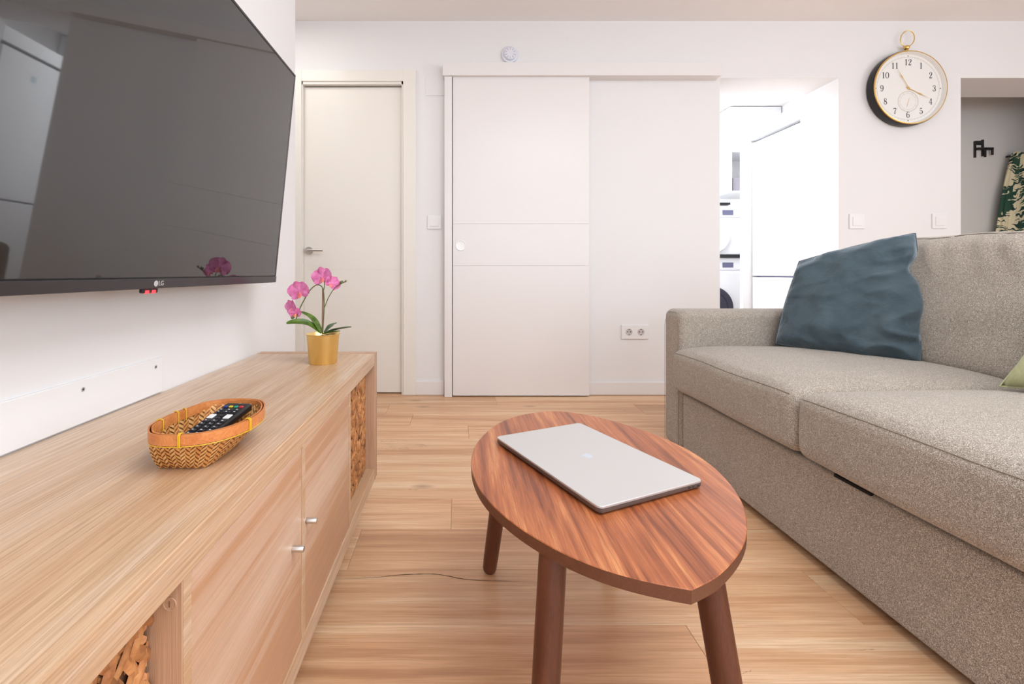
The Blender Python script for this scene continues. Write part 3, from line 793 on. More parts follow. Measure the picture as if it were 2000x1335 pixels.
def petal_bm(bm, Mx, L, W, curl=.25):
    n = 7; rows = []
    for i in range(n):
        u = i/(n-1); s_ = W*math.sin(PI*min(1, .1+.9*u*.98))**.55*(.45+.75*u if u < .6 else .9)
        rows.append([[bm.verts.new(Mx @ Vector((u*L, q*s_, curl*L*(u*u*.6)-abs(q)**2*s_*.25+.0006*math.sin(9*q+5*u)+o_))) for q in (-1, -.5, 0, .5, 1)] for o_ in (0, -.0006)])
    for A, B in zip(rows, rows[1:]):
        for l in (0, 1):
            for j in range(4): bm.faces.new((A[l][j], A[l][j+1], B[l][j+1], B[l][j]))
        for j in (0, 4): bm.faces.new((A[0][j], B[0][j], B[1][j], A[1][j]))
    for R2 in (rows[0], rows[-1]): bm.faces.new(R2[0]+R2[1][::-1])
def flower(px, py, dy, L, facing, roll=0):
    c = lp(px, py, dy); z = Vector(facing).normalized(); x = Vector((0, 0, 1)); x = (x-z*x.dot(z)).normalized(); y = z.cross(x)
    B = Matrix.Translation(c) @ Matrix((x, y, z)).transposed().to_4x4() @ Matrix.Rotation(roll, 4, 'Z')
    bm = NB(); lathe(bm, [(0, .004), (.003, .002), (.002, -.003), (0, -.005)], 10, B); f = part('flower', bm, M['petal'], orch)
    for ang, l, w_ in ((0, 1, .52), (2*PI*.34, .95, .42), (-2*PI*.34, .95, .42), (PI*.40, 1.08, .8), (-PI*.40, 1.08, .8)):
        bm = NB(); petal_bm(bm, B @ Matrix.Rotation(ang, 4, 'Z'), L*l, L*w_); part('petal', bm, M['petal'], f)
    bm = NB(); petal_bm(bm, B @ Matrix.Rotation(PI, 4, 'Z') @ Matrix.Rotation(-.7, 4, 'Y'), L*.62, L*.3, -.4); part('lip', bm, M['lip'], f)
flower(629, 541, 0, .031, (-.2, -1, .1), .2)
flower(649, 553, .004, .023, (.5, -1, -.1), -.6)
flower(584, 569, -.012, .032, (-.1, -1, -.15), .25)
flower(568, 599, -.016, .022, (-.6, -1, -.1), .3)
flower(576, 611, -.018, .018, (.1, -1, -.3), 0)
for px, py, r_ in ((667, 551, .0052), (675, 549, .0034), (598, 563, .003), (572, 619, .0058)):
    bm = NB(); c = lp(px, py, .008 if px > 600 else -.014)
    lathe(bm, [(0, r_*1.3), (r_*.6, r_*.9), (r_, 0), (r_*.6, -r_*.9), (0, -r_*1.2)], 12, Matrix.Translation(c) @ Matrix.Rotation(.9, 4, 'Y')); part('bud', bm, M['bud'], orch)

# ---------------------------------------------------------------- coffee table
TZ = .40; TT = .021
tp = [(1066, 803), (1020.6, 809.5), (983, 821.5), (954, 840), (931, 865), (921, 892), (921.5, 918), (935, 952), (962, 986), (1004, 1022), (1055, 1055), (1108, 1083), (1170, 1108), (1233, 1127), (1295, 1141), (1351, 1151),
      (1399, 1126), (1434, 1092), (1454, 1058.6), (1459.5, 1025), (1451, 984), (1428, 946), (1391, 909), (1341, 876), (1274, 846), (1212, 826), (1158, 812), (1108, 804)]
w3 = [onz(px, py, TZ) for px, py in tp]
ring = catmull(w3[15:]+w3[:16], 5)[:-1]      # open spline that keeps the near tip sharp
tab = thing('coffee_table', 'low walnut coffee table with pointed oval top on round legs', 'table', (.24, .93, 0))
bm = NB()
inner = []
cxy = sum(ring, Vector())/len(ring)
def ins(p, d, z): 
    q = Vector((p.x-cxy.x, p.y-cxy.y, 0)); return Vector((p.x, p.y, 0))-q.normalized()*d+Vector((0, 0, z))
L0 = [bm.verts.new(ins(p, .0012, TZ)) for p in ring]; L1 = [bm.verts.new(ins(p, 0, TZ-.0012)) for p in ring]
L2 = [bm.verts.new(ins(p, .0008, TZ-TT+.001)) for p in ring]; L3 = [bm.verts.new(ins(p, .002, TZ-TT)) for p in ring]
n = len(ring)
f1 = bm.faces.new(L0); bm.faces.new(L3[::-1])
sides = []
for a, b in ((L0, L1), (L1, L2), (L2, L3)):
    for i in range(n): sides.append(bm.faces.new((a[i], a[(i+1) % n], b[(i+1) % n], b[i])))
for f in sides[n:]: f.material_index = 1
part('tabletop', bm, [M['walnut'], M['walnut_edge']], tab, sm=False)
for top, foot in (((.125, 1.14), (.088, 1.232)), ((.150, .705), (.112, .635)), ((.378, .690), (.412, .620)), ((.375, 1.13), (.405, 1.20))):
    A = Vector((top[0], top[1], TZ-TT)); B = Vector((foot[0], foot[1], 0)); L = (A-B).length; ax = (A-B).normalized()
    bm = NB()
    x = ax.orthogonal().normalized(); Mx = Matrix.Translation(B) @ Matrix((x, ax.cross(x), ax)).transposed().to_4x4()
    lathe(bm, [(0, .004), (.012, .004), (.0165, .006), (.0185, .012), (.0195, .05), (.021, L*.6), (.0215, L-.004)], 32, Mx)
    bmesh.ops.holes_fill(bm, edges=[e for e in bm.edges if e.is_boundary])
    part('leg', bm, M['walnut_leg'], tab)

# laptop
LZ = TZ+.0155
ca, cb, cc, cdp = [onz(px, py, LZ) for px, py in ((968, 852), (1130, 824), (1379, 938), (1170, 991))]
lc = (ca+cb+cc+cdp)/4; lx = ((cb-ca)+(cc-cdp)).normalized(); ly = Vector((-lx.y, lx.x, 0))
lapL = .362; lapW = .252
Ml = Matrix.Translation(Vector((lc.x, lc.y, TZ))) @ Matrix((lx, ly, Vector((0, 0, 1)))).transposed().to_4x4()
lap = thing('laptop', 'closed silver laptop lying on the walnut coffee table', 'laptop', (lc.x, lc.y, TZ))
def rrect(hx, hy, r, k=6):
    out = []
    for cx_, cy_, a0 in ((hx-r, hy-r, 0), (-hx+r, hy-r, 90), (-hx+r, -hy+r, 180), (hx-r, -hy+r, 270)):
        for i in range(k+1):
            a = math.radians(a0+90*i/k); out.append((cx_+r*math.cos(a), cy_+r*math.sin(a)))
    return out
def slab(layers, M_, mat, name, par, k=6):
    bm = NB(); rows = []
    for hx, hy, r, z in layers: rows.append([bm.verts.new(M_ @ Vector((x, y, z))) for x, y in rrect(hx, hy, r, k)])
    bm.faces.new(rows[0][::-1]); bm.faces.new(rows[-1])
    for A, B in zip(rows, rows[1:]):
        for i in range(len(A)): bm.faces.new((A[i], A[(i+1) % len(A)], B[(i+1) % len(A)], B[i]))
    return part(name, bm, mat, par, ang=35)
hx, hy = lapW/2, lapL/2
base = slab([(hx-.006, hy-.006, .008, .0012), (hx-.001, hy-.001, .010, .0035), (hx, hy, .011, .005), (hx, hy, .011, .0106)], Ml, M['alu_dark'], 'base', lap)
slab([(hx-.0005, hy-.0005, .011, .0110), (hx, hy, .011, .0118), (hx, hy, .011, .0148), (hx-.0008, hy-.0008, .010, .0155)], Ml, M['alu'], 'lid', lap)
bm = NB(); 
for px in (1352, 1362, 1371):
    p = onz(px, 946, TZ+.008); q = Ml.inverted() @ p
    y_ = -hy
# ports on the short side nearest the camera-right
for q in (-.100, -.086, -.112): pass
bm = NB()
for q in (.088, .098, .112): box(bm, q-.0035, q+.0035, -hy-.0004, -hy+.002, .0062, .0088, .0004, 1, Ml)
part('port', bm, M['ink'], base, sm=False)
bm = NB(); 
pts = []
for i in range(48):
    a = 2*PI*i/48; r = .0115*(1+.05*math.cos(2*a)) - .0022*math.exp(-((a-PI/2)/.25)**2) - .0015*math.exp(-((a-3*PI/2)/.22)**2)
    x, y = r*math.cos(a), r*.95*math.sin(a)
    dx, dy = x-.0145, y-.0015
    dd = math.hypot(dx, dy)
    if dd < .006: x, y = .0145+dx/dd*.006, .0015+dy/dd*.006
    pts.append((x, y))
Mlg = Ml @ Matrix.Rotation(PI/2, 4, 'Z')
prism(bm, pts, .0154, .01558, Mlg)
prism(bm, [(0, .0118), (.0015, .0150), (.0045, .0175), (.0050, .0145), (.0030, .0125)], .0154, .01558, Mlg)
part('logo', bm, M['blue_logo'], lap, sm=False)
bm = NB()
for a in (-1, 1):
    for b in (-1, 1): lathe(bm, [(0, 0), (.006, 0), (.006, .0015), (0, .0015)], 14, Ml @ Matrix.Translation((a*(hx-.03), b*(hy-.03), 0)))
part('rubber_foot', bm, M['dark'], base)

# ---------------------------------------------------------------- sofa
sofa = thing('sofa', 'beige-grey woven fabric sofa along the right side', 'sofa', (1.47, 1.27, 0))
SF = .988; SB = 1.98; YA, YB = .39, 2.15; AW = .165
def soft(name, x0, x1, y0, y1, z0, z1, r, m, fn=None, mat='sofa', parent=sofa, k=5):
    h = ((x1-x0)/2, (y1-y0)/2, (z1-z0)/2)
    bm = soft_box(h, r, m, k, fn, ((x0+x1)/2, (y0+y1)/2, (z0+z1)/2))
    return part(name, bm, M[mat], parent, ang=180)
for (a, b) in ((YB-AW, YB), (YA, YA+AW)):
    ar = soft('arm', SF-.008, SB, a, b, .022, .645, .035, (8, 4, 8))
    bm = NB(); fa, fb = a+.018, b-.018
    pts = [(SF-.0085, fa+.0, .03)]+[(SF-.0083, fa+.0, z) for z in (.2, .4, .57)]+[(SF-.0055, fa+.012, .615), (SF-.0025, fa+.035, .633), (SF-.0025, fb-.035, .633), (SF-.0055, fb-.012, .615)]+[(SF-.0083, fb, z) for z in (.57, .4, .2, .03)]
    tube(bm, [Vector(p)+Vector((.0175 if 0 else 0, 0, 0)) for p in pts], .0009, 6); part('seam', bm, M['seam'], ar)
soft('base', SF, SB-.02, YA+AW, YB-AW, .022, .285, .012, (6, 10, 4), k=3)
soft('backrest', 1.84, SB, YA+AW, YB-AW, .03, .80, .04, (3, 8, 6))
bm = NB(); ys0, ys1 = F*1.0/748, F*1.0/820
box(bm, SF-.003, SF+.05, 1.079, 1.185, .2785, .2875, .002); part('pull_strap', bm, M['void'], sofa, sm=False)
def cushion(y0, y1, seed):
    x0, x1, z0, z1_ = .952, 1.74, .297, .470
    hx_, hy_, hz_ = (x1-x0)/2, (y1-y0)/2, (z1_-z0)/2
    def fn(p):
        u, v, w_ = p.x/hx_, p.y/hy_, p.z/hz_
        q = p.copy()
        cr = max(0, 1-abs(u)**7)**.8*max(0, 1-abs(v)**7)**.8
        if w_ > 0: q.z += .040*cr*w_*(.75+.25*max(0, 1-abs(v)**2.5)*max(0, 1-abs(u)**2.5)) + .003*noise.noise(Vector((p.x*5+seed, p.y*5, 0)))*max(0, w_)
        if u < -.8: q.x -= .008*(1-w_*w_*.8)*(1-v**4) ; 
        if abs(v) > .85: q.y += math.copysign(.004*(1-w_*w_), v)
        q.x += .002*noise.noise(Vector((seed, p.y*6, p.z*9)))
        if u < -.9: q.z += .004*noise.noise(Vector((seed+4, p.y*4, 0)))
        return q
    bm = soft_box((hx_, hy_, hz_), .03, (26, 26, 5), 5, fn, ((x0+x1)/2, (y0+y1)/2, (z0+z1_)/2))
    c = part('seat_cushion', bm, M['sofa'], sofa, ang=180)
    bm = NB(); pts = []
    C0 = Vector(((x0+x1)/2, (y0+y1)/2, (z0+z1_)/2))
    for i in range(41):
        yy = -hy_+.01+(2*hy_-.02)*i/40
        a = math.radians(38); r = .03; ye = max(0, abs(yy)-(hy_-r))
        rx = math.sqrt(max(0, r*r-ye*ye))
        p = Vector((-(hx_-r)-rx*math.cos(a), yy, (hz_-r)+rx*math.sin(a)))
        p = fn(p); pts.append(p+C0-Vector((.0006, 0, -.0004)))
    tube(bm, pts, .0010, 6); part('seam', bm, M['seam'], c)
cushion(1.281, 2.008, 1.3)
cushion(.56, 1.275, 8.1)
def backcush(y0, y1, seed):
    z0, z1_ = .47, .945; x0, x1 = 1.625, 1.86
    hx_, hy_, hz_ = (x1-x0)/2, (y1-y0)/2, (z1_-z0)/2
    def fn(p):
        u, v, w_ = p.x/hx_, p.y/hy_, p.z/hz_
        q = p.copy(); q.x += .045*(w_+1)*.9
        if u < 0: q.x -= .03*(1-v**4)*(1-w_**4)
        q.x += .006*math.sin(q.z*26+seed+3*v)*math.exp(-((w_+.1)/.5)**2)
        # creases fanning from the top seam
        if w_ > .2: q.x += .040*(w_-.2)**1.3*(1-abs(noise.noise(Vector((v*4.5-w_*1.6+seed, w_*.8, 2.))))*3.0)*max(0, 1-v*v); q.z += .007*noise.noise(Vector((p.x*9, p.y*7+seed, 1)))*w_
        q.z -= .022*abs(v)**4*max(0, w_)
        return q
    C0 = Vector(((x0+x1)/2, (y0+y1)/2, (z0+z1_)/2))
    bm = soft_box((hx_, hy_, hz_), .05, (6, 26, 18), 5, fn, C0)
    c = part('back_cushion', bm, M['sofa'], sofa, ang=180)
    bm = NB(); pts = []
    for i in range(41):
        yy = -hy_+.03+(2*hy_-.06)*i/40; p = fn(Vector((-(hx_-.05)-.05*.5, yy, (hz_-.05)+.05*.87))); pts.append(p+C0+Vector((-.0005, 0, .0008)))
    tube(bm, pts, .0015, 6); part('seam', bm, M['seam'], c)
backcush(1.285, 1.975, .4)
backcush(.575, 1.272, 2.2)
for fx in (SF+.06, SB-.06):
    for fy in (YA+.06, YB-.06):
        bm = NB(); lathe(bm, [(0, 0), (.02, 0), (.02, .024), (0, .024)], 16, Matrix.Translation((fx, fy, 0))); part('foot', bm, M['dark'], sofa)

# throw pillows
def pillow(name, BL, BR, TR, TL, nrm, thick, mat, label, seed, wr=.010, n=36, pinch=.07):
    BL, BR, TR, TL, nrm = map(Vector, (BL, BR, TR, TL, nrm)); nrm.normalize()
    bm = NB(); sides_ = []
    for s_ in (1, -1):
        G = []
        for i in range(n+1):
            row = []
            for j in range(n+1):
                u, v = i/n, j/n; a, b = 2*u-1, 2*v-1
                pu = a*(1-pinch*(1-b*b)*abs(a)**3); pv = b*(1-pinch*(1-a*a)*abs(b)**3)
                U, V = (pu+1)/2, (pv+1)/2
                p = BL.lerp(BR, U).lerp(TL.lerp(TR, U), V)
                prof = (max(0, 1-a**4)*max(0, 1-b**4))**.55
                h = thick*prof
                if name == 'velvet_pillow': p = p-(BR-BL)*(.055*math.exp(-((V-.70)/.07)**2)-.03*math.exp(-((V-.42)/.12)**2))*max(0, a)**6
                q = Vector((U*4+seed, V*4, s_*2.0))
                e = (1-prof*.35)*min(1, prof*3)
                rg = 1-abs(noise.noise(Vector((U*3.0+V*2.2+seed, V*6.5-U*1.5, s_))))*3.2
                h += wr*e*(noise.noise(q)+.55*noise.noise(q*2.3)+.30*math.sin(7*a-5*b*b+seed+3*noise.noise(q))+1.1*max(-.3, rg)*(.25+.75*max(0, a)))
                p = p+nrm*(s_*h)
                row.append(p)
            G.append(row)
        sides_.append(G)
    V = {}
    for s_, G in enumerate(sides_):
        for i in range(n+1):
            for j in range(n+1):
                edge = i in (0, n) or j in (0, n)
                V[(s_, i, j)] = V[(0, i, j)] if (edge and s_) else bm.verts.new(G[i][j])
        for i in range(n):
            for j in range(n): bm.faces.new((V[(s_, i, j)], V[(s_, i+1, j)], V[(s_, i+1, j+1)], V[(s_, i, j+1)]))
    edge_pts = [sides_[0][i][0] for i in range(n)]+[sides_[0][n][j] for j in range(n)]+[sides_[0][i][n] for i in range(n, 0, -1)]+[sides_[0][0][j] for j in range(n, 0, -1)]
    root = thing(name, label, 'pillow', (BL+BR)/2)
    cov = part('cover', bm, M[mat], root, ang=180)
    bm = NB(); tube(bm, edge_pts, .0024, 6, closed=True); part('edge_seam', bm, M[mat], root)
# normal points toward the camera and the room
pillow('velvet_pillow', (1.36, 1.935, .508), (1.600, 1.565, .503), (1.700, 1.68, .957), (1.478, 1.955, .86), (-.72, -.66, .22), .085, 'velvet',
       'dark blue-grey velvet throw pillow leaning in the sofa corner', 3.1, .017, 80, -.035)
pillow('sage_pillow', (1.432, 1.195, .512), (1.58, .83, .512), (1.70, .86, .90), (1.64, 1.17, .89), (-.93, -.3, .25), .07, 'green',
       'pale sage green throw pillow at the right edge of the frame', 5.7, .006)

# ---------------------------------------------------------------- clock
CYf = 2.96; ccx = (1779.5-CX)/F*CYf; ccz = CAMZ+(CY-170)/F*CYf; CR = .2455
clk = thing('wall_clock', 'round black and brass wall clock shaped like a pocket watch', 'clock', (ccx, BW, ccz))
CM = Matrix.Translation((ccx, BW, ccz)) @ Matrix.Rotation(PI/2, 4, 'X')      # local z = out of the wall (-Y)
D0 = BW-CYf
bm = NB(); lathe(bm, [(0, 0.0), (CR-.012, 0.0), (CR-.002, .006), (CR+.001, .02), (CR, D0-.012), (CR-.004, D0-.004), (CR-.012, D0-.001), (CR-.014, D0-.004), (CR-.016, D0-.022), (0, D0-.022)], 96, CM)
part('case', bm, M['black_body'], clk)
bm = NB(); lathe(bm, [(CR-.0135, D0-.002), (CR-.012, D0+.0015), (CR-.007, D0+.001), (CR-.004, D0-.003)], 96, CM); part('brass_bezel', bm, M['brass'], clk)
bm = NB(); lathe(bm, [(CR-.022, D0-.0203), (CR-.0142, D0-.0005), (CR-.0125, D0+.0004)], 96, CM); part('inner_rim', bm, M['face'], clk)
bm = NB(); lathe(bm, [(0, D0-.0205), (CR-.017, D0-.0205)], 96, CM); dial = part('dial', bm, M['face'], clk)
# stroked serif numerals
def ribbon(bm, pts, ws, Mx, z=0, n=6):
    P = catmull([Vector((x, y, 0)) for x, y in pts], n) if len(pts) > 2 else [Vector((x, y, 0)) for x, y in pts]
    m = len(P); vv = []
    for i, p in enumerate(P):
        f = i/(m-1)*(len(ws)-1); a = int(min(f, len(ws)-2)) if len(ws) > 1 else 0
        w_ = ws[0] if len(ws) == 1 else ws[a]+(ws[a+1]-ws[a])*(f-a)
        t_ = (P[min(i+1, m-1)]-P[max(i-1, 0)]).normalized(); nn = Vector((-t_.y, t_.x, 0))*w_/2
        vv.append((bm.verts.new(Mx @ (p+nn+Vector((0, 0, z)))), bm.verts.new(Mx @ (p-nn+Vector((0, 0, z))))))
    for a, b in zip(vv, vv[1:]): bm.faces.new((a[0], a[1], b[1], b[0]))
T_, t_h = .17, .055
def blob(x, y, r): return ([(x-r, y), (x+r, y)], [2*r])
GL = {
 '0': [([(.5, 1), (.24, .8), (.18, .5), (.24, .2), (.5, 0), (.76, .2), (.82, .5), (.76, .8), (.5, 1)], [.05, .15, .2, .15, .05, .15, .2, .15, .05])],
 '1': [([(.5, 1), (.5, 0)], [.2]), ([(.28, .02), (.72, .02)], [.05]), ([(.28, .84), (.5, .97)], [.06])],
 '2': [([(.24, .74), (.3, .92), (.5, 1), (.72, .88), (.72, .66), (.5, .4), (.2, .06)], [.14, .06, .05, .15, .2, .14, .06]), ([(.2, .07), (.74, .07)], [.15]), ([(.76, .02), (.8, .26)], [.05]), blob(.27, .74, .08)],
 '3': [([(.24, .8), (.34, .95), (.52, 1), (.7, .86), (.68, .62), (.42, .53)], [.12, .06, .06, .16, .16, .05]), ([(.42, .53), (.7, .46), (.76, .22), (.52, 0), (.3, .06), (.22, .2)], [.05, .14, .2, .06, .06, .12]), blob(.27, .2, .08), blob(.28, .8, .07)],
 '4': [([(.62, 1), (.62, 0)], [.18]), ([(.6, .98), (.14, .3)], [.06]), ([(.12, .29), (.88, .29)], [.06]), ([(.42, .02), (.82, .02)], [.05])],
 '5': [([(.28, .97), (.28, .5)], [.05]), ([(.28, .93), (.72, .93)], [.13]), ([(.28, .5), (.5, .62), (.74, .48), (.76, .24), (.5, 0), (.3, .06), (.22, .2)], [.05, .07, .17, .2, .05, .06, .12]), blob(.27, .2, .08)],
 '6': [([(.72, .86), (.55, 1), (.34, .85), (.22, .5), (.26, .16), (.5, 0), (.74, .14), (.76, .4), (.54, .57), (.3, .42)], [.1, .05, .12, .2, .17, .05, .15, .17, .05, .05]), blob(.7, .84, .07)],
 '7': [([(.2, .92), (.8, .92)], [.15]), ([(.8, .9), (.55, .5), (.46, 0)], [.06, .14, .22]), ([(.22, .97), (.2, .74)], [.05])],
 '8': [([(.5, 1), (.28, .87), (.3, .65), (.5, .54), (.72, .4), (.78, .2), (.5, 0), (.22, .2), (.3, .42), (.5, .54), (.7, .68), (.72, .87), (.5, 1)], [.06, .13, .15, .15, .17, .15, .06, .12, .1, .07, .08, .1, .06])],
 '9': [([(.28, .14), (.45, 0), (.66, .15), (.78, .5), (.74, .84), (.5, 1), (.26, .86), (.24, .6), (.46, .43), (.7, .58)], [.1, .05, .12, .2, .17, .05, .15, .17, .05, .05]), blob(.3, .16, .07)],
}
DZ_ = D0-.0202
FM = CM            # local x right, local y = up (world z), z out
for h_ in range(1, 13):
    a = PI/2-h_*PI/6; s_ = str(h_); H = .040; W_ = .030
    cx_, cy_ = .172*math.cos(a), .172*math.sin(a)
    bm = NB()
    for i, ch in enumerate(s_):
        ox = cx_-W_*(len(s_)*.82)/2+i*W_*.82-W_*.09; Mx = FM @ Matrix.Translation((ox, cy_-H/2, DZ_)) @ Matrix.Diagonal((W_, H, 1, 1))
        for pts, ws in GL[ch]: ribbon(bm, pts, ws, Mx)
    part('numeral', bm, M['ink'], dial, sm=False)
bm = NB()
for k in range(4):
    a = k*PI/2; r = .213; lathe(bm, [(0, .0002), (.0035, .0001), (.0035, 0)], 10, FM @ Matrix.Translation((r*math.cos(a), r*math.sin(a), DZ_)))
part('hour_dot', bm, M['ink'], dial)
bm = NB()
for r, w_ in ((.205, .0008),):
    lathe(bm, [(r-w_, DZ_+.0002), (r+w_, DZ_+.0002)], 90, FM)
for k in range(60):
    a = k*PI/30; box(bm, .206, .212, -.0006, .0006, DZ_, DZ_+.0003, M=FM @ Matrix.Rotation(a, 4, 'Z'))
part('minute_track', bm, M['pale_ink'], dial, sm=False)
SBM = FM @ Matrix.Translation((0, -.086, DZ_))
bm = NB(); lathe(bm, [(.065, .0002), (.0675, .0002)], 60, SBM); lathe(bm, [(.052, .0002), (.053, .0002)], 60, SBM)
for k in range(12): box(bm, .055, .062, -.0005, .0005, 0, .0003, M=SBM @ Matrix.Rotation(k*PI/6, 4, 'Z'))
sd = part('subdial', bm, M['pale_ink'], dial, sm=False)
def hand(M_, ang, L, wd, back, mat, nm, z, par):
    bm = NB(); Mx = M_ @ Matrix.Rotation(ang, 4, 'Z')
    prism(bm, [(-back, -wd*.5), (0, -wd*.7), (L*.45, -wd*.45), (L*.58, -wd*1.3), (L*.72, -wd*.4), (L, 0), (L*.72, wd*.4), (L*.58, wd*1.3), (L*.45, wd*.45), (0, wd*.7), (-back, wd*.5)], z, z+.0008, Mx)
    part(nm, bm, mat, par, sm=False)
hand(FM, PI/2-math.radians(116), .148, .0032, .02, M['brass'], 'hour_hand', DZ_+.004, clk)
hand(FM, PI/2+math.radians(31), .150, .0026, .02, M['brass'], 'minute_hand', DZ_+.006, clk)
hand(SBM, PI/2-math.radians(195), .042, .0012, .024, M['brass'], 'second_hand', .003, clk)
bm = NB(); lathe(bm, [(0, DZ_+.009), (.005, DZ_+.008), (.006, DZ_), (0, DZ_)], 20, FM); part('hub', bm, M['brass'], clk)
# crown and ring
kc = Vector((ccx, BW-.03, ccz+CR))
bm = NB(); lathe(bm, [(.009, -.004), (.009, .012), (.013, .016), (.016, .022), (.017, .030), (.013, .037), (.006, .041), (0, .042)], 28, Matrix.Translation(kc)); part('crown', bm, M['brass'], clk)
rc = kc+Vector((.006, 0, .086)); 
bm = NB(); tube(bm, [rc+Vector((.047*math.cos(a)*.92, -.003*math.cos(a), .052*math.sin(a)+.006*math.cos(a))) for a in [2*PI*k/48 for k in range(48)]], .0028, 8, closed=True)
part('bow_ring', bm, M['brass'], clk)

# ---------------------------------------------------------------- chair-shaped hook and palm robe on the passage wall
hk = thing('chair_hook', 'small black wall hook shaped like a tiny chair', 'hook', at(1917, 292, PW))
def pw(px, py, Y): return at(px, py, Y)
# px frame measured at the wall
def pbox(bm, x0, x1, y0, y1, ya, yb, M_=None):
    a, b = pw(x0, y1, PW), pw(x1, y0, PW); box(bm, a.x, b.x, ya, yb, a.z, b.z, .0012, 1, M_)
bm = NB(); pbox(bm, 1901, 1904.6, 276, 308, PW-.010, PW); pbox(bm, 1916, 1919.6, 273, 305, PW-.010, PW); part('back_post', bm, M['hook'], hk, sm=False)
bm = NB(); pbox(bm, 1902, 1919, 275.5, 283.5, PW-.009, PW-.004); part('back_rail', bm, M['hook'], hk, sm=False)
bm = NB(); a, b = pw(1903, 293, PW), pw(1933, 289, PW); box(bm, a.x, b.x, PW-.030, PW-.004, a.z-.003, b.z-.002, .0012, 1); part('seat', bm, M['hook'], hk, sm=False)
for px in (1915.5, 1929.5):
    bm = NB(); pbox(bm, px, px+3.4, 291, 308 if px < 1920 else 304, PW-.030, PW-.020); part('leg', bm, M['hook'], hk, sm=False)
# robe
RBY = PW-.05
rob = thing('palm_robe', 'cream robe with dark green palm leaf print hanging in the passage', 'robe', pw(1985, 300, PW))
bm = NB(); nU, nV = 90, 50; top = pw(1978, 300, RBY)
def rp(u, v, back):
    th_ = 2*PI*u; half = .045+.20*min(1, v*1.1)**.75+.03*v
    zz = top.z-v*1.25
    x = top.x+.035+half*math.cos(th_)*(1+.03*math.sin(9*v))
    fold = .013*math.sin(11*th_+3*v)*min(1, .2+1.5*v)+.006*math.sin(23*th_+5*v)
    y = RBY-.012+(.028+.012*v)*math.sin(th_)+fold*(.6 if math.sin(th_) < 0 else .15)
    y = min(y, PW-.004)
    return Vector((x+fold*.5, y, zz+.01*math.cos(3*th_)*(v < .02)))
G = [[bm.verts.new(rp(i/nU, j/nV, 0)) for j in range(nV+1)] for i in range(nU)]
for i in range(nU):
    for j in range(nV): bm.faces.new((G[i][j], G[(i+1) % nU][j], G[(i+1) % nU][j+1], G[i][j+1]))
bm.faces.new([G[i][0] for i in range(nU)])
part('cloth', bm, M['palm'], rob, ang=180)
bm = NB(); tube(bm, catmull([top+Vector((-.03, -.02, -.01)), top+Vector((.0, -.028, .006)), top+Vector((.04, -.03, -.02)), top+Vector((.05, -.035, -.10))], 5), .005, 8); part('hanging_loop', bm, M['palm'], rob)
bm = NB(); box(bm, top.x+.0, top.x+.012, PW-.04, PW, top.z-.02, top.z-.008, .002); tag(setorigin(part('coat_peg', bm, M['hook'], sm=False)), 'black peg behind the top of the palm print robe', 'peg')

# ---------------------------------------------------------------- kitchen
FX = 2.60; FY0, FY1 = 3.42, 3.99
fr = thing('fridge_freezer', 'tall white fridge freezer seen through the kitchen opening', 'fridge', (2.93, 3.7, 0))
FZ = CAMZ+.4385*FX; zs = CAMZ-(540-CY)/F*((FY0+FY1)/2)
bm = NB(); box(bm, FX+.055, 3.25, FY0, FY1, .01, FZ, .004); part('cabinet_body', bm, M['kitchen'], fr, sm=False)
bm = NB(); box(bm, FX, FX+.05, FY0+.002, FY1-.002, zs+.006, FZ, .006); dd = part('upper_door', bm, M['kitchen'], fr, sm=False)
bm = NB(); a = (1513-CX)/F; yb_ = FX/a; box(bm, FX-.001, FX+.0005, yb_-.022, yb_+.022, CAMZ+(CY-305)/F*yb_, CAMZ+(CY-293)/F*yb_+.0)
part('energy_sticker', bm, plain('sticker', srgb(196, 214, 222), .4, bs=0), dd, sm=False)
bm = NB(); box(bm, FX, FX+.05, FY0+.002, FY1-.002, .05, zs-.006, .006); part('lower_door', bm, M['kitchen'], fr, sm=False)
bm = NB(); box(bm, FX+.04, FX+.056, FY0+.01, FY1-.01, .06, FZ-.01); part('door_seal', bm, M['washer_ring'], fr, sm=False)
su = thing('fridge_surround', 'white cabinet panels framing the fridge freezer', 'cabinet', (2.95, 3.7, 0))
bm = NB(); box(bm, FX-.015, 3.25, FY0-.02, FY1+.005, CAMZ+.4465*FX, CAMZ+.489*FX, .002); part('top_cabinet', bm, M['kitchen'], su, sm=False)
bm = NB(); box(bm, FX-.075, 3.25, FY1+.005, FY1+.05, 0, CAMZ+.4895*FX, .002); part('side_panel', bm, M['kitchen'], su, sm=False)
bm = NB(); box(bm, FX+.10, 3.25, FY0-.02, FY1, FZ+.002, CAMZ+.4465*FX); part('gap_shade_block', bm, M['dark'], su, sm=False)  # dark block standing in for the shade in the gap above the fridge
WY = 4.55; WXR = (1447-CX)/F*WY; WXL = WXR-.595
def wzz(py): return CAMZ-(py-CY)/F*WY
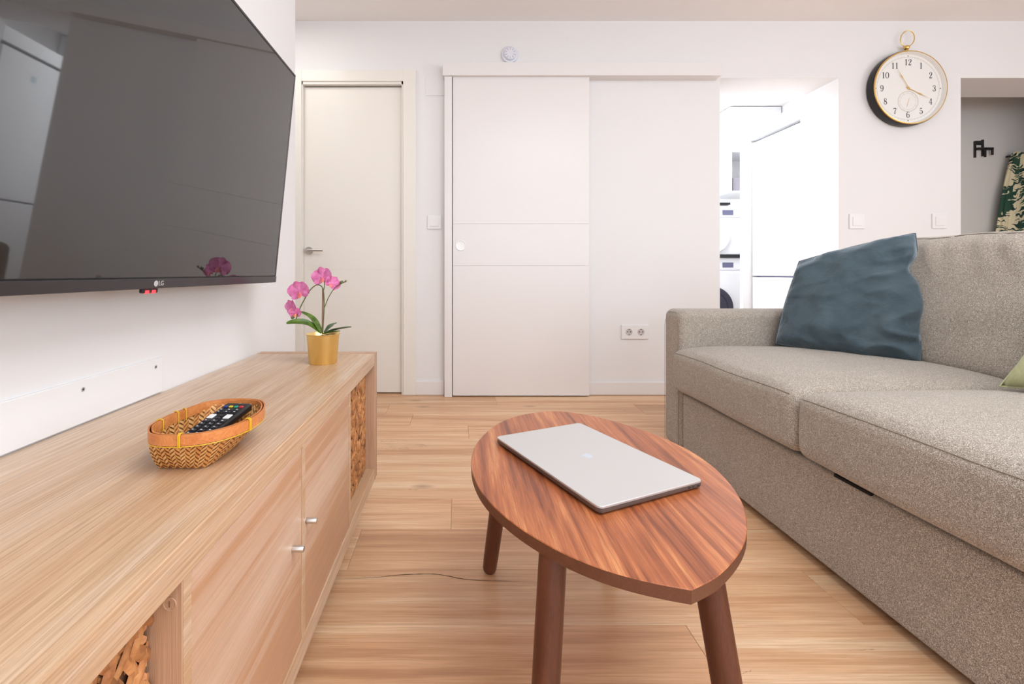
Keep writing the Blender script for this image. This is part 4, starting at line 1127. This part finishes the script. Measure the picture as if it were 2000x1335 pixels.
def machine(name, z0, z1_, label, glass, ring_mat, dcz, k=1.):
    t = thing(name, label, 'appliance', ((WXL+WXR)/2, WY+.3, z0))
    bm = NB(); box(bm, WXL, WXR, WY, WY+.58, z0, z1_, .006); part('casing', bm, M['kitchen'], t, sm=False)
    c = Vector(((WXL+WXR)/2, WY, dcz)); Mx = Matrix.Translation(c) @ Matrix.Rotation(PI/2, 4, 'X')
    bm = NB(); lathe(bm, [(.145*k, .0), (.15*k, .028), (.18*k, .036), (.205*k, .03), (.215*k, .008), (.215*k, 0)], 56, Mx); dr = part('door_ring', bm, M[ring_mat], t)
    bm = NB(); lathe(bm, [(0, .045), (.08*k, .04), (.15*k, .024)], 48, Mx); part('door_glass', bm, M[glass], dr)
    bm = NB(); box(bm, (1411-CX)/F*WY, (1432-CX)/F*WY, WY-.003, WY, z1_-.098, z1_-.048); part('display', bm, M['washer_ring'], t, sm=False)
    bm = NB(); box(bm, WXL+.01, WXR-.01, WY-.002, WY, z1_-.125, z1_-.122); part('panel_joint', bm, M['washer_ring'], t, sm=False)
    bm = NB(); lathe(bm, [(0, .02), (.025, .02), (.028, 0)], 24, Matrix.Translation(((WXL+WXR)/2-.03, WY, z1_-.07)) @ Matrix.Rotation(PI/2, 4, 'X')); part('dial', bm, M['washer_ring'], t)
zw = wzz(503)
machine('washing_machine', .06, zw, 'white front-loading washing machine with dark porthole, lower of the stack', 'washer_glass', 'washer_glass', wzz(600))
zt0 = wzz(497)
bm = NB(); box(bm, WXL-.02, WXR+.006, WY-.03, WY+.57, zw+.001, zt0, .001); box(bm, WXR, WXR+.008, WY-.03, WY+.57, zt0, zt0+.02)
tag(setorigin(part('stacking_shelf', bm, M['dark'], sm=False)), 'dark thin shelf between the two stacked laundry machines', 'shelf')
machine('tumble_dryer', zt0+.001, zt0+.495, 'white tumble dryer, upper of the laundry stack', 'kitchen', 'kitchen', zt0+.19, .84)
bm = NB(); box(bm, WXL, WXR-.02, WY+.05, WY+.58, 0, .058); tag(setorigin(part('machine_plinth', bm, M['dark'], sm=False)), 'low plinth under the white washing machine', 'plinth')
bm = NB(); box(bm, WXL-.3, (1424-CX)/F*WY, WY-.02, WY+.5, wzz(400), wzz(396), .001)
tag(setorigin(part('dark_shelf', bm, M['dark'], sm=False)), 'thin dark shelf above the dryer in the kitchen', 'shelf')
cb_ = thing('wall_cabinet', 'white wall cabinet with an open niche above the dryer', 'cabinet', (2.7, WY+.2, wzz(376)))
x0, x1 = (1426-CX)/F*WY, 3.26
za, zb = wzz(376), wzz(297)
bm = NB()
box(bm, x0, x1, WY, WY+.4, za, za+.02, .001); part('bottom_panel', bm, M['kitchen'], cb_, sm=False)
bm = NB(); box(bm, x0, x0+.02, WY, WY+.4, za+.02, CEIL-.01, .001); part('side_panel', bm, M['kitchen'], cb_, sm=False)
bm = NB(); box(bm, x0+.02, x1, WY, WY+.4, zb, zb+.02, .001); part('shelf', bm, M['kitchen'], cb_, sm=False)
bm = NB(); box(bm, x0+.02, x1, WY+.38, WY+.4, za+.02, CEIL-.01, .001); part('back_panel', bm, M['kitchen'], cb_, sm=False)
bm = NB(); box(bm, x0+.02, x1, WY, WY+.02, zb+.02, CEIL-.01, .001); part('cabinet_door', bm, M['kitchen'], cb_, sm=False)
bm = NB(); box(bm, x0+.06, x0+.34, WY+.05, WY+.3, za+.021, za+.16, .004)
tag(setorigin(part('storage_box', bm, plain('box_grey', srgb(170, 165, 175), .5, bs=0), sm=False)), 'grey box standing in the open niche above the dryer', 'box')
lt = thing('ceiling_panel_light', 'flat rectangular panel light on the kitchen ceiling', 'ceiling lamp', (2.05, 4.3, CEIL-.03))
bm = NB(); box(bm, 1.73, 2.37, 3.68, 4.92, CEIL-.03, CEIL-.001, .003); part('lamp_frame', bm, M['white'], lt, sm=False)
bm = NB(); box(bm, 1.75, 2.35, 3.70, 4.90, CEIL-.033, CEIL-.0302); part('diffuser', bm, M['panel_light'], lt, sm=False)
